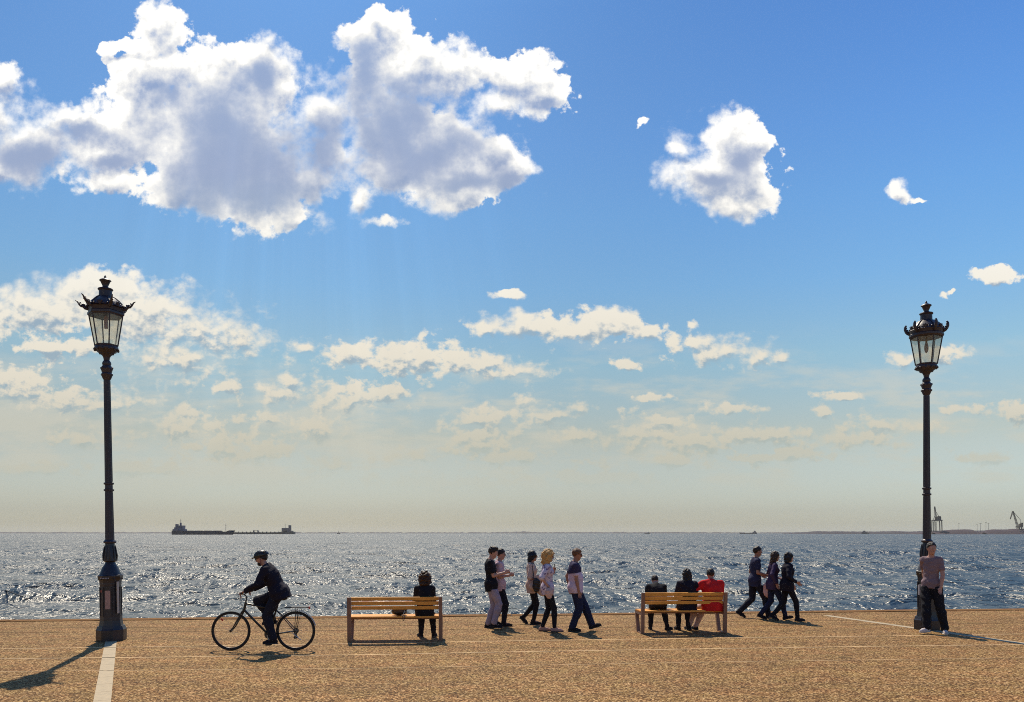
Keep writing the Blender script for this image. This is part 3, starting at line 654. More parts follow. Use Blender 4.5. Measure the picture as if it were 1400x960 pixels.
class Body:
    """a smooth-blended signed distance field turned into one closed surface"""
    def __init__(s): s.ops = []
    def cone(s, a, b, ra, rb, k=0.03, flat=None): s.ops.append(('c', V(*a), V(*b), ra, rb, k, flat)); return s
    def ell(s, c, r, R=None, k=0.03): s.ops.append(('e', V(*c), V(*r), np.eye(3) if R is None else R, k)); return s
    def cut(s, c, n): n = V(*n); s.ops.append(('p', V(*c), n / np.linalg.norm(n))); return s       # keeps the side n points away from
    def hole(s, c, r, R=None): s.ops.append(('h', V(*c), V(*r), np.eye(3) if R is None else R)); return s
    def wrinkle(s, amp, freq, seed=0): s.ops.append(('w', amp, freq, seed)); return s
    def mesh(s, name, h=0.011):
        lo, hi = V(9, 9, 9), V(-9, -9, -9)
        for o in s.ops:
            if o[0] == 'c':
                r = max(o[3], o[4]) + 0.03
                for p in (o[1], o[2]): lo = np.minimum(lo, p - r); hi = np.maximum(hi, p + r)
            if o[0] == 'e': r = max(o[2]) + 0.03; lo = np.minimum(lo, o[1] - r); hi = np.maximum(hi, o[1] + r)
        n = np.ceil((hi - lo) / h).astype(int) + 2
        ax = [lo[i] + h * np.arange(n[i]) for i in range(3)]
        f = np.full(n, 0.4, np.float32)
        for o in s.ops:
            if o[0] in 'ce':
                if o[0] == 'c': r = max(o[3], o[4]); l_, h_ = np.minimum(o[1], o[2]) - r, np.maximum(o[1], o[2]) + r; k = o[5]
                else: r = max(o[2]); l_, h_ = o[1] - r, o[1] + r; k = o[4]
                m = k + 2.5 * h
                i0 = np.clip(np.floor((l_ - m - lo) / h).astype(int), 0, n - 1); i1 = np.clip(np.ceil((h_ + m - lo) / h).astype(int) + 1, 1, n)
                sl = tuple(slice(a, b) for a, b in zip(i0, i1))
                G = np.stack(np.meshgrid(*[ax[i][sl[i]] for i in range(3)], indexing='ij'), -1)
                if o[0] == 'c':
                    a, b, ra, rb, fl = o[1], o[2], o[3], o[4], o[6]
                    pa = G - a; ba = b - a; L2 = max(ba @ ba, 1e-9)
                    t = np.clip(pa @ ba / L2, 0, 1); q = pa - t[..., None] * ba
                    if fl is not None:
                        fn = V(*fl[0]); fn /= np.linalg.norm(fn); q = q + (q @ fn)[..., None] * fn * (1 / fl[1] - 1)
                        d = (np.linalg.norm(q, axis=-1) - (ra + (rb - ra) * t)) * min(1, fl[1] * 1.2)
                    else: d = np.linalg.norm(q, axis=-1) - (ra + (rb - ra) * t)
                else:
                    q = (G - o[1]) @ o[3]; k0 = np.linalg.norm(q / o[2], axis=-1); k1 = np.linalg.norm(q / o[2] ** 2, axis=-1)
                    d = k0 * (k0 - 1) / np.maximum(k1, 1e-6)
                g = f[sl]; hh = np.maximum(k - np.abs(g - d), 0) / max(k, 1e-6)
                f[sl] = np.minimum(g, d) - hh * hh * k * 0.25
            elif o[0] == 'p':
                d = ((ax[0] - o[1][0]) * o[2][0])[:, None, None] + ((ax[1] - o[1][1]) * o[2][1])[None, :, None] + ((ax[2] - o[1][2]) * o[2][2])[None, None, :]
                f = np.maximum(f, d)
            elif o[0] == 'h':
                G = np.stack(np.meshgrid(*ax, indexing='ij'), -1); q = (G - o[1]) @ o[3]; k0 = np.linalg.norm(q / o[2], axis=-1); k1 = np.linalg.norm(q / o[2] ** 2, axis=-1)
                f = np.maximum(f, -(k0 * (k0 - 1) / np.maximum(k1, 1e-6)))
            elif o[0] == 'w':
                rs = np.random.RandomState(o[3] + 11); w = np.zeros(n)
                for _ in range(5):
                    kx, ky, kz = rs.randn(3) * o[2] * (0.8, 0.8, 1.3); ph = rs.rand() * 6.3
                    w += np.sin((kx * ax[0])[:, None, None] + (ky * ax[1])[None, :, None] + (kz * ax[2])[None, None, :] + ph)
                f = f + np.where(np.abs(f) < 0.06, 1.0, 0.0) * w * o[1] * 0.45
        f[0], f[-1] = 0.4, 0.4; f[:, 0], f[:, -1] = 0.4, 0.4; f[:, :, 0], f[:, :, -1] = 0.4, 0.4
        # surface nets
        ins = f < 0; c = [slice(None, -1), slice(1, None)]
        cnt = sum(ins[c[i], c[j], c[k]].astype(np.int8) for i in (0, 1) for j in (0, 1) for k in (0, 1))
        I = np.argwhere((cnt > 0) & (cnt < 8)); idx = np.full(cnt.shape, -1, np.int64); idx[tuple(I.T)] = np.arange(len(I))
        acc = np.zeros((len(I), 3)); num = np.zeros(len(I))
        cor = np.array([(i, j, k) for i in (0, 1) for j in (0, 1) for k in (0, 1)])
        val = np.stack([f[tuple((I + q).T)] for q in cor], 1)
        for a in range(8):
            for b in range(a + 1, 8):
                if np.abs(cor[a] - cor[b]).sum() != 1: continue
                va, vb = val[:, a], val[:, b]; m = (va < 0) != (vb < 0); t = np.where(m, va / np.where(m, va - vb, 1), 0)
                acc += m[:, None] * (cor[a] + t[:, None] * (cor[b] - cor[a])); num += m
        vert = lo + (I + acc / num[:, None]) * h
        quads = []
        for a in range(3):
            s0 = [slice(None)] * 3; s1 = [slice(None)] * 3; s0[a] = slice(None, -1); s1[a] = slice(1, None)
            ch = ins[tuple(s0)] != ins[tuple(s1)]; E = np.argwhere(ch)
            b, c_ = (a + 1) % 3, (a + 2) % 3
            E = E[(E[:, b] > 0) & (E[:, c_] > 0) & (E[:, b] < cnt.shape[b]) & (E[:, c_] < cnt.shape[c_])]
            def at(db, dc): q = E.copy(); q[:, b] -= db; q[:, c_] -= dc; return idx[tuple(q.T)]
            Q = np.stack([at(1, 1), at(0, 1), at(0, 0), at(1, 0)], 1)
            inside0 = ins[tuple(E.T)]
            Q = np.where(inside0[:, None], Q, Q[:, ::-1]); quads.append(Q)
        Q = np.concatenate(quads); Q = Q[(Q >= 0).all(1)]
        return np_mesh(name, vert, Q)

def ik(a, t, l1, l2, pole):
    a, t, pole = V(*a), V(*t), V(*pole); d = t - a; L = np.linalg.norm(d); L2 = min(L, (l1 + l2) * 0.998); u = d / max(L, 1e-6)
    x = (l1 * l1 - l2 * l2 + L2 * L2) / (2 * L2); y = math.sqrt(max(l1 * l1 - x * x, 0)); pn = pole - u * (pole @ u); pn /= max(np.linalg.norm(pn), 1e-6)
    return a + u * x + pn * y, a + u * L2

SKIN = {'fair': (0.50, 0.27, 0.20), 'tan': (0.38, 0.19, 0.13)}
HAIRC = {'black': (0.010, 0.008, 0.009), 'brown': (0.045, 0.020, 0.010), 'dark': (0.018, 0.010, 0.008), 'blond': (0.58, 0.33, 0.11), 'redbrown': (0.16, 0.070, 0.028)}
def cloth(name, col, **k): return mat('cloth_' + name, col, 0.85, var=k.pop('var', 0.25), vscale=k.pop('vscale', 5), bump=0.5, bscale=28, spec=0.2, bdist=0.02, **k)
def solid_mesh(name, me, m, parent): return link(name, me, m, parent, smooth=True)

def person(loc, yaw, H, pelvis, ankles, wrists, label, group=None, lean=0.0, sex='m', head_yaw=0.0, head_pitch=0.0, skin='fair',
           hair=('short', 'dark'), top=None, sleeve='short', hem=0.14, legs=None, shoe=None, foot_pitch=(0, 0), foot_yaw=(0, 0), bulk=1.0, roll=0.0,
           elbow_pole=None, hand=None, glasses=False, extra=None, trouser_fit=0.016, knee_pole=None, knee_cut=None, twist=0.0, belly=0.0, collar=True, neck=0.0, bare=False, shoulder=None):
    root = empty('person', (loc[0], loc[1], 0), yaw, H / 1.75); tag(root, label, 'person', group)
    f = sex == 'f'; sw = (0.158 if f else 0.185) * (bulk if bulk > 1 else 1); hw = 0.092 if f else 0.088; sw = shoulder or sw
    pel = V(*pelvis); T = rotZ(twist) @ rotX(roll) @ rotY(lean); up = T @ V(0, 0, 1); fw = T @ V(1, 0, 0); lf = T @ V(0, 1, 0)
    def tp(x, y, z): return pel + T @ V(x, y, z)
    shz = 0.452; SH = [tp(0.0, -sw, shz), tp(0.0, sw, shz)]         # right, left
    nb = tp(0.005, 0, 0.51); nrot = rotZ(head_yaw + twist * 0.6) @ rotY(lean * 0.35 + head_pitch)
    hc = nb + T @ V(0.012, 0, 0.055) + nrot @ V(0.022, 0, 0.115)
    hp = lambda x, y, z: hc + nrot @ V(x, y, z)
    hips = [pel + rotZ(twist * 0.3) @ V(0, -hw, -0.03), pel + rotZ(twist * 0.3) @ V(0, hw, -0.03)]
    THI, SHI, UA, FA = 0.435, 0.425, 0.285, 0.255
    kn, an, el, wr = [], [], [], []
    for i in (0, 1):
        kp = (1, 0, 0.0) if knee_pole is None else knee_pole[i]
        k_, a_ = ik(hips[i], ankles[i], THI, SHI, kp); kn.append(k_); an.append(a_)
        ep = (-0.7, -0.5 if i == 0 else 0.5, -0.3) if elbow_pole is None else elbow_pole[i]
        e_, w_ = ik(SH[i], wrists[i], UA, FA, ep); el.append(e_); wr.append(w_)
    B = Body(); w_ = 0.155 * (0.93 if f else 1) * bulk; dp = 0.108 * bulk
    def torso(B, o=0.0, k=0.05, hipo=0.0):
        B.ell(tp(-0.005, 0, -0.01), (dp + o + hipo, w_ + 0.008 + o + hipo, 0.125 + o), T, k)
        B.ell(tp(0.004 + belly * 0.5, 0, 0.17), (dp * 0.88 + o + belly, (0.118 if f else 0.138) * bulk + o + belly * 0.6, 0.15 + o), T, k)
        B.ell(tp(0.0, 0, 0.33), (dp * 1.02 + o, (0.14 if f else 0.163) * bulk + o, 0.165 + o), T, k)
        if f:
            for s in (-1, 1): B.ell(tp(0.075, 0.066 * s, 0.335), (0.055 + o, 0.06 + o, 0.06 + o), T, 0.03)
        for i in (0, 1): B.cone(tp(0.0, 0, 0.455), SH[i] + lf * (0.02, -0.02)[i], 0.070 + o * 0.7, 0.052 + o, 0.04)
        B.cone(tp(-0.01, 0, 0.42), tp(-0.005, 0, 0.50), 0.085 + o, 0.058 + o * 0.6, k)
    torso(B)
    B.cone(nb - up * 0.03, hp(-0.012, 0, -0.05), 0.056 * (0.88 if f else 1), 0.050 * (0.9 if f else 1), 0.02)
    for i in (0, 1):
        B.cone(hips[i], kn[i], 0.083, 0.056, 0.03).cone(kn[i], kn[i] + (an[i] - kn[i]) * 0.35, 0.054, 0.056, 0.02).cone(kn[i] + (an[i] - kn[i]) * 0.3, an[i], 0.055, 0.036, 0.02)
        B.cone(SH[i], el[i], 0.047 * (0.85 if f else 1), 0.037 * (0.88 if f else 1), 0.03).cone(el[i], el[i] + (wr[i] - el[i]) * 0.35, 0.037 * (0.88 if f else 1), 0.037 * (0.86 if f else 1), 0.012).cone(el[i] + (wr[i] - el[i]) * 0.3, wr[i], 0.037 * (0.86 if f else 1), 0.024, 0.012)
        # foot inside the shoe
        fr = rotZ(foot_yaw[i]) @ rotY(foot_pitch[i]); B.cone(an[i], an[i] + fr @ V(0.09, 0, -0.045), 0.034, 0.028, 0.02)
        # hand
        hd = (wr[i] - el[i]) / np.linalg.norm(wr[i] - el[i]); h_ = (hand or (None, None))[i] or {}
        if 'dir' in h_: hd = V(*h_['dir']); hd /= np.linalg.norm(hd)
        side = V(*h_.get('side', (1.0, 0, 0.2))); side = side - hd * (side @ hd); side /= max(np.linalg.norm(side), 1e-6)       # towards the thumb
        nrm = np.cross(hd, side) * (1 if i == 0 else -1)                                                                   # out of the palm
        if 'palm' in h_ and nrm @ V(*h_['palm']) < 0: nrm = -nrm
        cu = h_.get('curl', 0.35); w0 = wr[i]; pe = w0 + hd * 0.082
        B.cone(w0, pe, 0.026, 0.036, 0.012, (nrm, 0.42))
        for j, (o_, L_) in enumerate(((0.029, 0.070), (0.010, 0.078), (-0.010, 0.073), (-0.029, 0.058))):
            p0 = pe + side * o_ - hd * 0.004; d = hd; seg = L_ / 2.4
            for q in range(3):
                ang = cu * (0.5 + q * 0.4); d = d * math.cos(ang) + nrm * math.sin(ang); d /= np.linalg.norm(d)
                B.cone(p0, p0 + d * seg, 0.0095 - q * 0.0008, 0.0088 - q * 0.0008, 0.004); p0 = p0 + d * seg
        t0 = w0 + hd * 0.028 + side * 0.024; d = hd * 0.72 + side * 0.62 + nrm * 0.25; d /= np.linalg.norm(d)
        B.cone(t0, t0 + d * 0.038, 0.013, 0.011, 0.008); d2 = hd * 0.9 + side * 0.15 + nrm * (0.3 + cu * 0.3); d2 /= np.linalg.norm(d2); B.cone(t0 + d * 0.038, t0 + d * 0.038 + d2 * 0.030, 0.011, 0.009, 0.004)
    # head: skull, jaw, brow, nose, lips, chin, ears
    B.ell(hp(-0.010, 0, 0.020), (0.096, 0.076, 0.098), nrot, 0.01)
    B.ell(hp(0.018, 0, -0.045), (0.066, 0.058, 0.070), nrot, 0.03)
    B.ell(hp(0.055, 0, -0.098), (0.022, 0.024, 0.020), nrot, 0.03)
    B.cone(hp(0.086, 0, 0.012), hp(0.103, 0, -0.028), 0.009, 0.013, 0.010); B.cone(hp(0.098, -0.010, -0.033), hp(0.098, 0.010, -0.033), 0.008, 0.008, 0.006)
    B.cone(hp(0.080, -0.028, 0.026), hp(0.080, 0.028, 0.026), 0.010, 0.010, 0.012)
    B.cone(hp(0.080, -0.018, -0.062), hp(0.080, 0.018, -0.062), 0.007, 0.007, 0.008); B.cone(hp(0.077, -0.014, -0.072), hp(0.077, 0.014, -0.072), 0.007, 0.007, 0.008)
    for s in (-1, 1):
        B.ell(hp(-0.008, 0.078 * s, -0.008), (0.017, 0.009, 0.030), nrot @ rotZ(0.35 * s), 0.006)
        B.hole(hp(0.094, 0.030 * s, 0.008), (0.014, 0.015, 0.010), nrot)
    body = solid_mesh('body', B.mesh('body', 0.0105), mat('skin_' + skin, SKIN[skin], 0.55, var=0.12, vscale=10, spec=0.4), root)
    for s in (-1, 1):
        mb = MB(); c = hp(0.074, 0.030 * s, 0.008); mb.ball(c, 0.0125, 10); mb.build('eye', mat('eye_white', (0.55, 0.52, 0.50), 0.2), body, True)
        mb = MB(); mb.ball(hp(0.0835, 0.030 * s, 0.008), 0.0055, 8); mb.build('eye', mat('iris', (0.03, 0.02, 0.015), 0.2), body, True)
    mb = MB(); mb.tube([hp(0.0855, -0.017, -0.067), hp(0.0885, 0, -0.067), hp(0.0855, 0.017, -0.067)], [0.002, 0.0035, 0.002], 6); mb.build('lips', mat('lip', (0.30, 0.09, 0.08), 0.5), body)
    # hair
    st, hcol = hair; hm = mat('hair_' + hcol, HAIRC[hcol], 0.5, var=0.5, vscale=30, bump=0.8, bscale=90, spec=0.4)
    if st != 'none':
        Hh = Body()
        if st == 'short':
            Hh.ell(hp(-0.014, 0, 0.030), (0.106, 0.087, 0.104), nrot, 0.01).cut(hp(0.086, 0, 0.066), nrot @ V(0.62, 0, -0.78)); Hh.wrinkle(0.004, 90, len(label))
        if st == 'tuft':
            Hh.ell(hp(-0.012, 0, 0.036), (0.108, 0.088, 0.106), nrot, 0.01).ell(hp(0.025, 0, 0.112), (0.062, 0.062, 0.030), nrot, 0.02).cut(hp(0.088, 0, 0.062), nrot @ V(0.66, 0, -0.75)); Hh.wrinkle(0.005, 90, len(label))
        if st in ('long', 'curly', 'bob'):
            L_ = {'long': 0.30, 'curly': 0.13, 'bob': 0.12}[st]; fat = {'long': 0.0, 'curly': 0.030, 'bob': 0.006}[st]
            Hh.ell(hp(-0.018, 0, 0.030), (0.108 + fat, 0.090 + fat, 0.108 + fat * 0.8), nrot, 0.02)
            down = nrot @ V(-0.25, 0, -1); down = down * 0.6 + V(-0.15, 0, -1) * 0.4; 
            if lean > 0.3: down = -up * 0.7 + V(0, 0, -0.6)
            down /= np.linalg.norm(down)
            for s in (-1, -0.5, 0, 0.5, 1):
                a0 = hp(-0.045 - 0.02 * (1 - abs(s)), 0.062 * s, 0.0); Hh.cone(a0, a0 + down * L_ * (1 - 0.12 * abs(s)), 0.045 + fat, 0.030 + fat, 0.03)
            for s in (-1, 1):
                a0 = hp(-0.004, 0.076 * s, 0.0); Hh.cone(a0, a0 + down * (L_ * 0.62) + nrot @ V(0.01, 0.008 * s, 0), 0.026 + fat, 0.020 + fat * 1.2, 0.03)
            Hh.hole(hp(0.118 + fat * 0.5, 0, -0.055), (0.098, 0.066, 0.125), nrot); Hh.wrinkle(0.007 if st != 'curly' else 0.013, 60 if st != 'curly' else 75, len(label))
        solid_mesh('hair', Hh.mesh('hair', 0.009), hm, root)
        if st == 'curly':                                             # loose curls, the sun's backlight put into their brighter colour
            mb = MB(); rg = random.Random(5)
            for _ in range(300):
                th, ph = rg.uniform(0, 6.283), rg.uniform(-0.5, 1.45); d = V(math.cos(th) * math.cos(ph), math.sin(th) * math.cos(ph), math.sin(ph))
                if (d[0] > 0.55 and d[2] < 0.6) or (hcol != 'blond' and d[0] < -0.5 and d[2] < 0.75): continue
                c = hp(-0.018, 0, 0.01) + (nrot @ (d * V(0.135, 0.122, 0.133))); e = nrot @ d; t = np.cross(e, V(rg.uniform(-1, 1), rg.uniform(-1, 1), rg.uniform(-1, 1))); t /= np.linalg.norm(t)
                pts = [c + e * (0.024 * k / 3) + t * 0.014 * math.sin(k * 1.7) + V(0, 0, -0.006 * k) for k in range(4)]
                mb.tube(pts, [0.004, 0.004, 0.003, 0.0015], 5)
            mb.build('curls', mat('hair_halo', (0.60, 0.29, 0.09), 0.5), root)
    # upper garment
    if top is not None:
        U = Body(); o = 0.016 if sleeve != 'jacket' else 0.030
        torso(U, o, 0.05, 0.020)
        frac = {'short': 0.62, 'jacket': 1.0, 'long': 1.0, 'elbow': 1.0}[sleeve]; so = {'short': 0.011, 'jacket': 0.020, 'long': 0.012, 'elbow': 0.018}[sleeve]
        for i in (0, 1):
            if sleeve in ('jacket', 'long'):
                U.cone(SH[i], el[i], 0.050 + so, 0.040 + so, 0.03).cone(el[i], el[i] + (wr[i] - el[i]) * 0.93, 0.039 + so, 0.027 + so * 0.8, 0.02)
            else: U.cone(SH[i], SH[i] + (el[i] - SH[i]) * frac, 0.050 + so * 0.6, 0.046 + so, 0.03)
        for i in (0, 1): U.cone(tp(0, (-1, 1)[i] * 0.052 * bulk, 0.02), tp(0.005, (-1, 1)[i] * 0.060 * bulk, -hem - 0.06), 0.110 * bulk + o, 0.114 * bulk + o, 0.05)
        U.cut(tp(0, 0, -hem), -up)
        if sleeve == 'jacket' or neck: U.cone(nb - up * 0.02, nb + up * (0.03 + neck), 0.074, 0.066, 0.02)
        U.cut(nb + up * (0.014 + (0.03 + neck if (sleeve == 'jacket' or neck) else 0)) + fw * 0.0, up * 0.94 + fw * (0.34 if sleeve != 'jacket' else 0.15))
        U.wrinkle(0.004 if sleeve != 'jacket' else 0.007, 24, len(label)); solid_mesh({'jacket': 'jacket'}.get(sleeve, 'shirt'), U.mesh('shirt', 0.0115), top, root)
    # lower garment
    if legs is not None:
        G = Body(); o = trouser_fit
        G.ell(tp(-0.005, 0, -0.01), (dp + 0.008, w_ + 0.014, 0.125), T, 0.05)
        for i in (0, 1):
            if knee_cut is None:
                G.cone(hips[i], kn[i], 0.086 + o, 0.056 + o, 0.035).cone(kn[i], kn[i] + (an[i] - kn[i]) * 0.35, 0.056 + o, 0.056 + o, 0.02).cone(kn[i] + (an[i] - kn[i]) * 0.3, kn[i] + (an[i] - kn[i]) * 0.96, 0.055 + o, 0.038 + o * 1.2, 0.02)
            else: G.cone(hips[i], kn[i] + (hips[i] - kn[i]) * 0.05, 0.088 + o, 0.064 + o, 0.035)
        if max(kn[0][2], kn[1][2]) < pel[2] - 0.36: G.cut(tp(0, 0, -hem + 0.045), up)
        G.wrinkle(0.005 if o > 0.01 else 0.002, 26, len(label) + 3); solid_mesh('trousers', G.mesh('trousers', 0.0115), legs, root)
    # shoes
    if shoe is not None:
        for i in (0, 1):
            fr = rotZ(foot_yaw[i]) @ rotY(foot_pitch[i]); S = Body(); q = lambda x, z, y=0.0: an[i] + fr @ V(x, y, z)
            S.cone(q(-0.045, -0.048), q(0.10, -0.052), 0.036, 0.041, 0.02).cone(q(0.10, -0.052), q(0.165, -0.058), 0.042, 0.030, 0.02).cone(q(-0.02, 0.015 if not bare else -0.03), q(0.03, -0.04), 0.043, 0.040, 0.02).cut(q(0, -0.082), fr @ V(0, 0, -1))
            if not bare: S.cut(q(0, 0.03), fr @ V(0.15, 0, 1))
            so_ = solid_mesh('shoe', S.mesh('shoe', 0.009), shoe, root)
            S = Body(); S.cone(q(-0.045, -0.079), q(0.10, -0.079), 0.044, 0.048, 0.01, ((0, 0, 1), 0.28)).cone(q(0.10, -0.079), q(0.165, -0.079), 0.048, 0.038, 0.01, ((0, 0, 1), 0.28))
            solid_mesh('sole', S.mesh('sole', 0.007), mat('sole_' + ('white' if shoe.name.endswith('white') else 'dark'), (0.6, 0.58, 0.55) if shoe.name.endswith('white') else (0.05, 0.045, 0.045), 0.8), so_)
    if glasses:
        mb = MB()
        for s in (-1, 1):
            mb.ball(hp(0.096, 0.031 * s, 0.008), 0.024, 10, (0.35, 1, 0.8)); mb.tube([hp(0.094, 0.052 * s, 0.014), hp(0.04, 0.080 * s, 0.014), hp(-0.02, 0.086 * s, 0.006)], 0.0035, 6)
        mb.tube([hp(0.101, -0.012, 0.014), hp(0.101, 0.012, 0.014)], 0.003, 6)
        mb.build('sunglasses', mat('sunglass_black', (0.01, 0.01, 0.012), 0.15), root, True)
    info = dict(root=root, hp=hp, nrot=nrot, wr=wr, el=el, an=an, kn=kn, SH=SH, tp=tp, T=T, s=H / 1.75, pel=pel, up=up, fw=fw, nb=nb)
    if extra: extra(info)
    return info
def world_of(I, p):
    """a point of a figure's own frame, in the scene"""
    r = I['root']; q = rotZ(r.rotation_euler.z) @ (np.array(p) * I['s']); return Vector((r.location.x + q[0], r.location.y + q[1], q[2]))

def col_split_mat(name, c_top, c_bot, z):
    m = bpy.data.materials.new(name); m.use_nodes = True; N = NB(m.node_tree); bs = m.node_tree.nodes['Principled BSDF']
    tc = N.node('ShaderNodeTexCoord').outputs['Object']; x, y, zz = N.sep(tc); n = N.noise(tc, 6.0, 4)[0]
    zz = N.m('ADD', zz, N.m('MULTIPLY', N.m('SUBTRACT', x, 0.05), -0.16))
    c = N.mix(N.sstep(N.m('ADD', zz, N.m('MULTIPLY', n, 0.02)), z, z + 0.012), (*c_bot, 1), (*c_top, 1)); N.put(bs.inputs['Base Color'], c)
    bs.inputs['Roughness'].default_value = 0.85; bs.inputs['Specular IOR Level'].default_value = 0.2
    b = N.node('ShaderNodeBump'); b.inputs['Strength'].default_value = 0.5; b.inputs['Distance'].default_value = 0.02; N.put(b.inputs['Height'], N.noise(tc, 28.0, 4)[0]); N.put(bs.inputs['Normal'], b.outputs[0]); return m
def floral_mat(name, base, spot, sc, thr):
    m = bpy.data.materials.new(name); m.use_nodes = True; N = NB(m.node_tree); bs = m.node_tree.nodes['Principled BSDF']
    tc = N.node('ShaderNodeTexCoord').outputs['Object']; n = N.noise(tc, sc, 3, 0.6, dist=0.6)[0]
    N.put(bs.inputs['Base Color'], N.mix(N.sstep(n, thr, thr + 0.03), (*base, 1), (*spot, 1))); bs.inputs['Roughness'].default_value = 0.85; bs.inputs['Specular IOR Level'].default_value = 0.2; return m
navy = cloth('navy_jacket', (0.015, 0.013, 0.025)); navy2 = cloth('navy_shirt', (0.030, 0.032, 0.075)); blackc = cloth('black', (0.013, 0.013, 0.018)); darkt = cloth('dark_trousers', (0.016, 0.017, 0.030))
jean = cloth('dark_blue_jeans', (0.018, 0.024, 0.062)); lav = cloth('pale_jeans', (0.34, 0.29, 0.37)); pinkt = cloth('pale_pink_shirt', (0.62, 0.44, 0.48)); beige = cloth('beige_top', (0.60, 0.44, 0.36))
redj = cloth('red_jacket', (0.62, 0.020, 0.022)); greyt = cloth('grey_tee', (0.24, 0.17, 0.19)); purp = cloth('purple_top', (0.060, 0.040, 0.095)); blackj = cloth('black_jeans', (0.014, 0.014, 0.020)); palep = cloth('pale_trousers', (0.52, 0.36, 0.34))
sh_d = cloth('shoe_dark', (0.018, 0.016, 0.020)); sh_w = cloth('shoe_white', (0.62, 0.56, 0.55)); sh_t = cloth('shoe_tan', (0.45, 0.27, 0.22))
SG = 'people walking along the promenade'; BG = 'people seated on the benches'

# ---- cyclist
GR = {'dir': (0.85, 0, -0.45), 'curl': 1.15, 'palm': (-0.3, 0, -1)}
def helmet(I):
    hp, nrot = I['hp'], I['nrot']; H_ = Body()
    H_.ell(hp(-0.008, 0, 0.055), (0.132, 0.102, 0.092), nrot, 0.01).ell(hp(-0.085, 0, 0.040), (0.060, 0.075, 0.050), nrot, 0.03).cut(hp(0, 0, 0.030), nrot @ V(-0.10, 0, -1))
    for y, w in ((0, 0.011), (0.042, 0.010), (-0.042, 0.010), (0.075, 0.008), (-0.075, 0.008)): H_.hole(hp(0.045, y, 0.135 - abs(y) * 0.55), (0.062, w, 0.028), nrot); H_.hole(hp(-0.075, y, 0.12 - abs(y) * 0.6), (0.045, w, 0.026), nrot)
    h_ = solid_mesh('helmet', H_.mesh('helmet', 0.006), mat('helmet_black', (0.016, 0.016, 0.018), 0.3), I['root'])
    mb = MB(); mb.tube([hp(0.105, -0.065, 0.045), hp(0.150, -0.03, 0.042), hp(0.156, 0, 0.041), hp(0.150, 0.03, 0.042), hp(0.105, 0.065, 0.045)], [0.010, 0.012, 0.012, 0.012, 0.010], 8); mb.build('visor', mat('helmet_black', (0, 0, 0)), h_, True)
    for s in (-1, 1): MB().tube([hp(0.02, 0.082 * s, 0.035), hp(0.015, 0.080 * s, -0.04), hp(0.035, 0.045 * s, -0.105), hp(0.045, 0, -0.122)], 0.005, 6).build('chin_strap', mat('strap_pale', (0.30, 0.12, 0.13), 0.7), h_)
cyc = person((BK.x, BK.y), math.pi, 1.75, (-0.285, 0, 1.045), [(-0.125, -0.125, 0.548), (-0.215, 0.125, 0.222)], [(0.245, -0.255, 1.085), (0.245, 0.255, 1.085)],
       'bearded cyclist in black helmet and dark navy jacket riding left on the black bicycle', lean=0.46, head_pitch=0.10, head_yaw=0.15, hair=('short', 'dark'), top=navy, sleeve='jacket', hem=0.15,
       legs=darkt, shoe=sh_d, elbow_pole=[(-0.3, -0.6, -1), (-0.3, 0.6, -1)], hand=[dict(GR, side=(0, 1, 0)), dict(GR, side=(0, -1, 0))], bulk=1.12, trouser_fit=0.024, extra=helmet, foot_pitch=(0.1, 0.05), glasses=True)
Bd = Body(); hp = cyc['hp']; Bd.ell(hp(0.050, 0, -0.085), (0.045, 0.052, 0.045), cyc['nrot'], 0.02).hole(hp(0.095, 0, -0.062), (0.02, 0.02, 0.012), cyc['nrot'])
solid_mesh('beard', Bd.mesh('beard', 0.007), mat('hair_dark', (0, 0, 0)), cyc['root'])

# ---- group walking right
PH = lambda: dict(dir=(0.85, 0.05, 0.45), curl=0.75, palm=(0, 0, 1), side=(0, 1, 0))
def walker(px, py, *a, **k): q = P(px, py); return person((q.x, q.y), k.pop('yaw', 0.0), *a, **k)
a_ = walker(671.5, 859, 1.80, (0.0, 0, 0.955), [(0.06, -0.08, 0.115), (-0.07, 0.08, 0.09)], [(0.29, -0.10, 1.20), (0.29, 0.10, 1.18)],
       'young man in black T-shirt and pale lavender jeans looking at a phone, leftmost walker', SG, lean=-0.04, head_pitch=0.28, hair=('tuft', 'dark'), top=blackc, sleeve='short', hem=0.16, legs=lav, shoe=sh_d,
       hand=[dict(dir=(0.9, 0.25, 0.35), curl=0.8, palm=(0, 1, 0.3), side=(0.2, 0.3, 1)), dict(dir=(0.9, -0.25, 0.3), curl=0.8, palm=(0, -1, 0.3), side=(0.2, -0.3, 1))], foot_pitch=(0.10, 0), elbow_pole=[(-0.6, -0.2, -1), (-0.6, 0.2, -1)], trouser_fit=0.02)
b_ = walker(683, 856, 1.74, (0.0, 0, 0.955), [(0.10, -0.08, 0.088), (-0.13, 0.08, 0.12)], [(0.22, -0.10, 1.16), (0.20, 0.12, 1.14)],
       'man in pale pink T-shirt and dark trousers, half hidden behind the man in black T-shirt', SG, lean=-0.03, head_pitch=0.12, hair=('short', 'dark'), top=pinkt, hem=0.15, legs=darkt, shoe=sh_d,
       hand=[dict(dir=(0.9, 0.25, 0.2), curl=0.8, palm=(0, 1, 0.2), side=(0, 0, 1)), dict(dir=(0.9, -0.25, 0.2), curl=0.8, palm=(0, -1, 0.2), side=(0, 0, 1))], foot_pitch=(0, 0.15), elbow_pole=[(-0.6, -0.2, -1), (-0.6, 0.2, -1)], glasses=True)
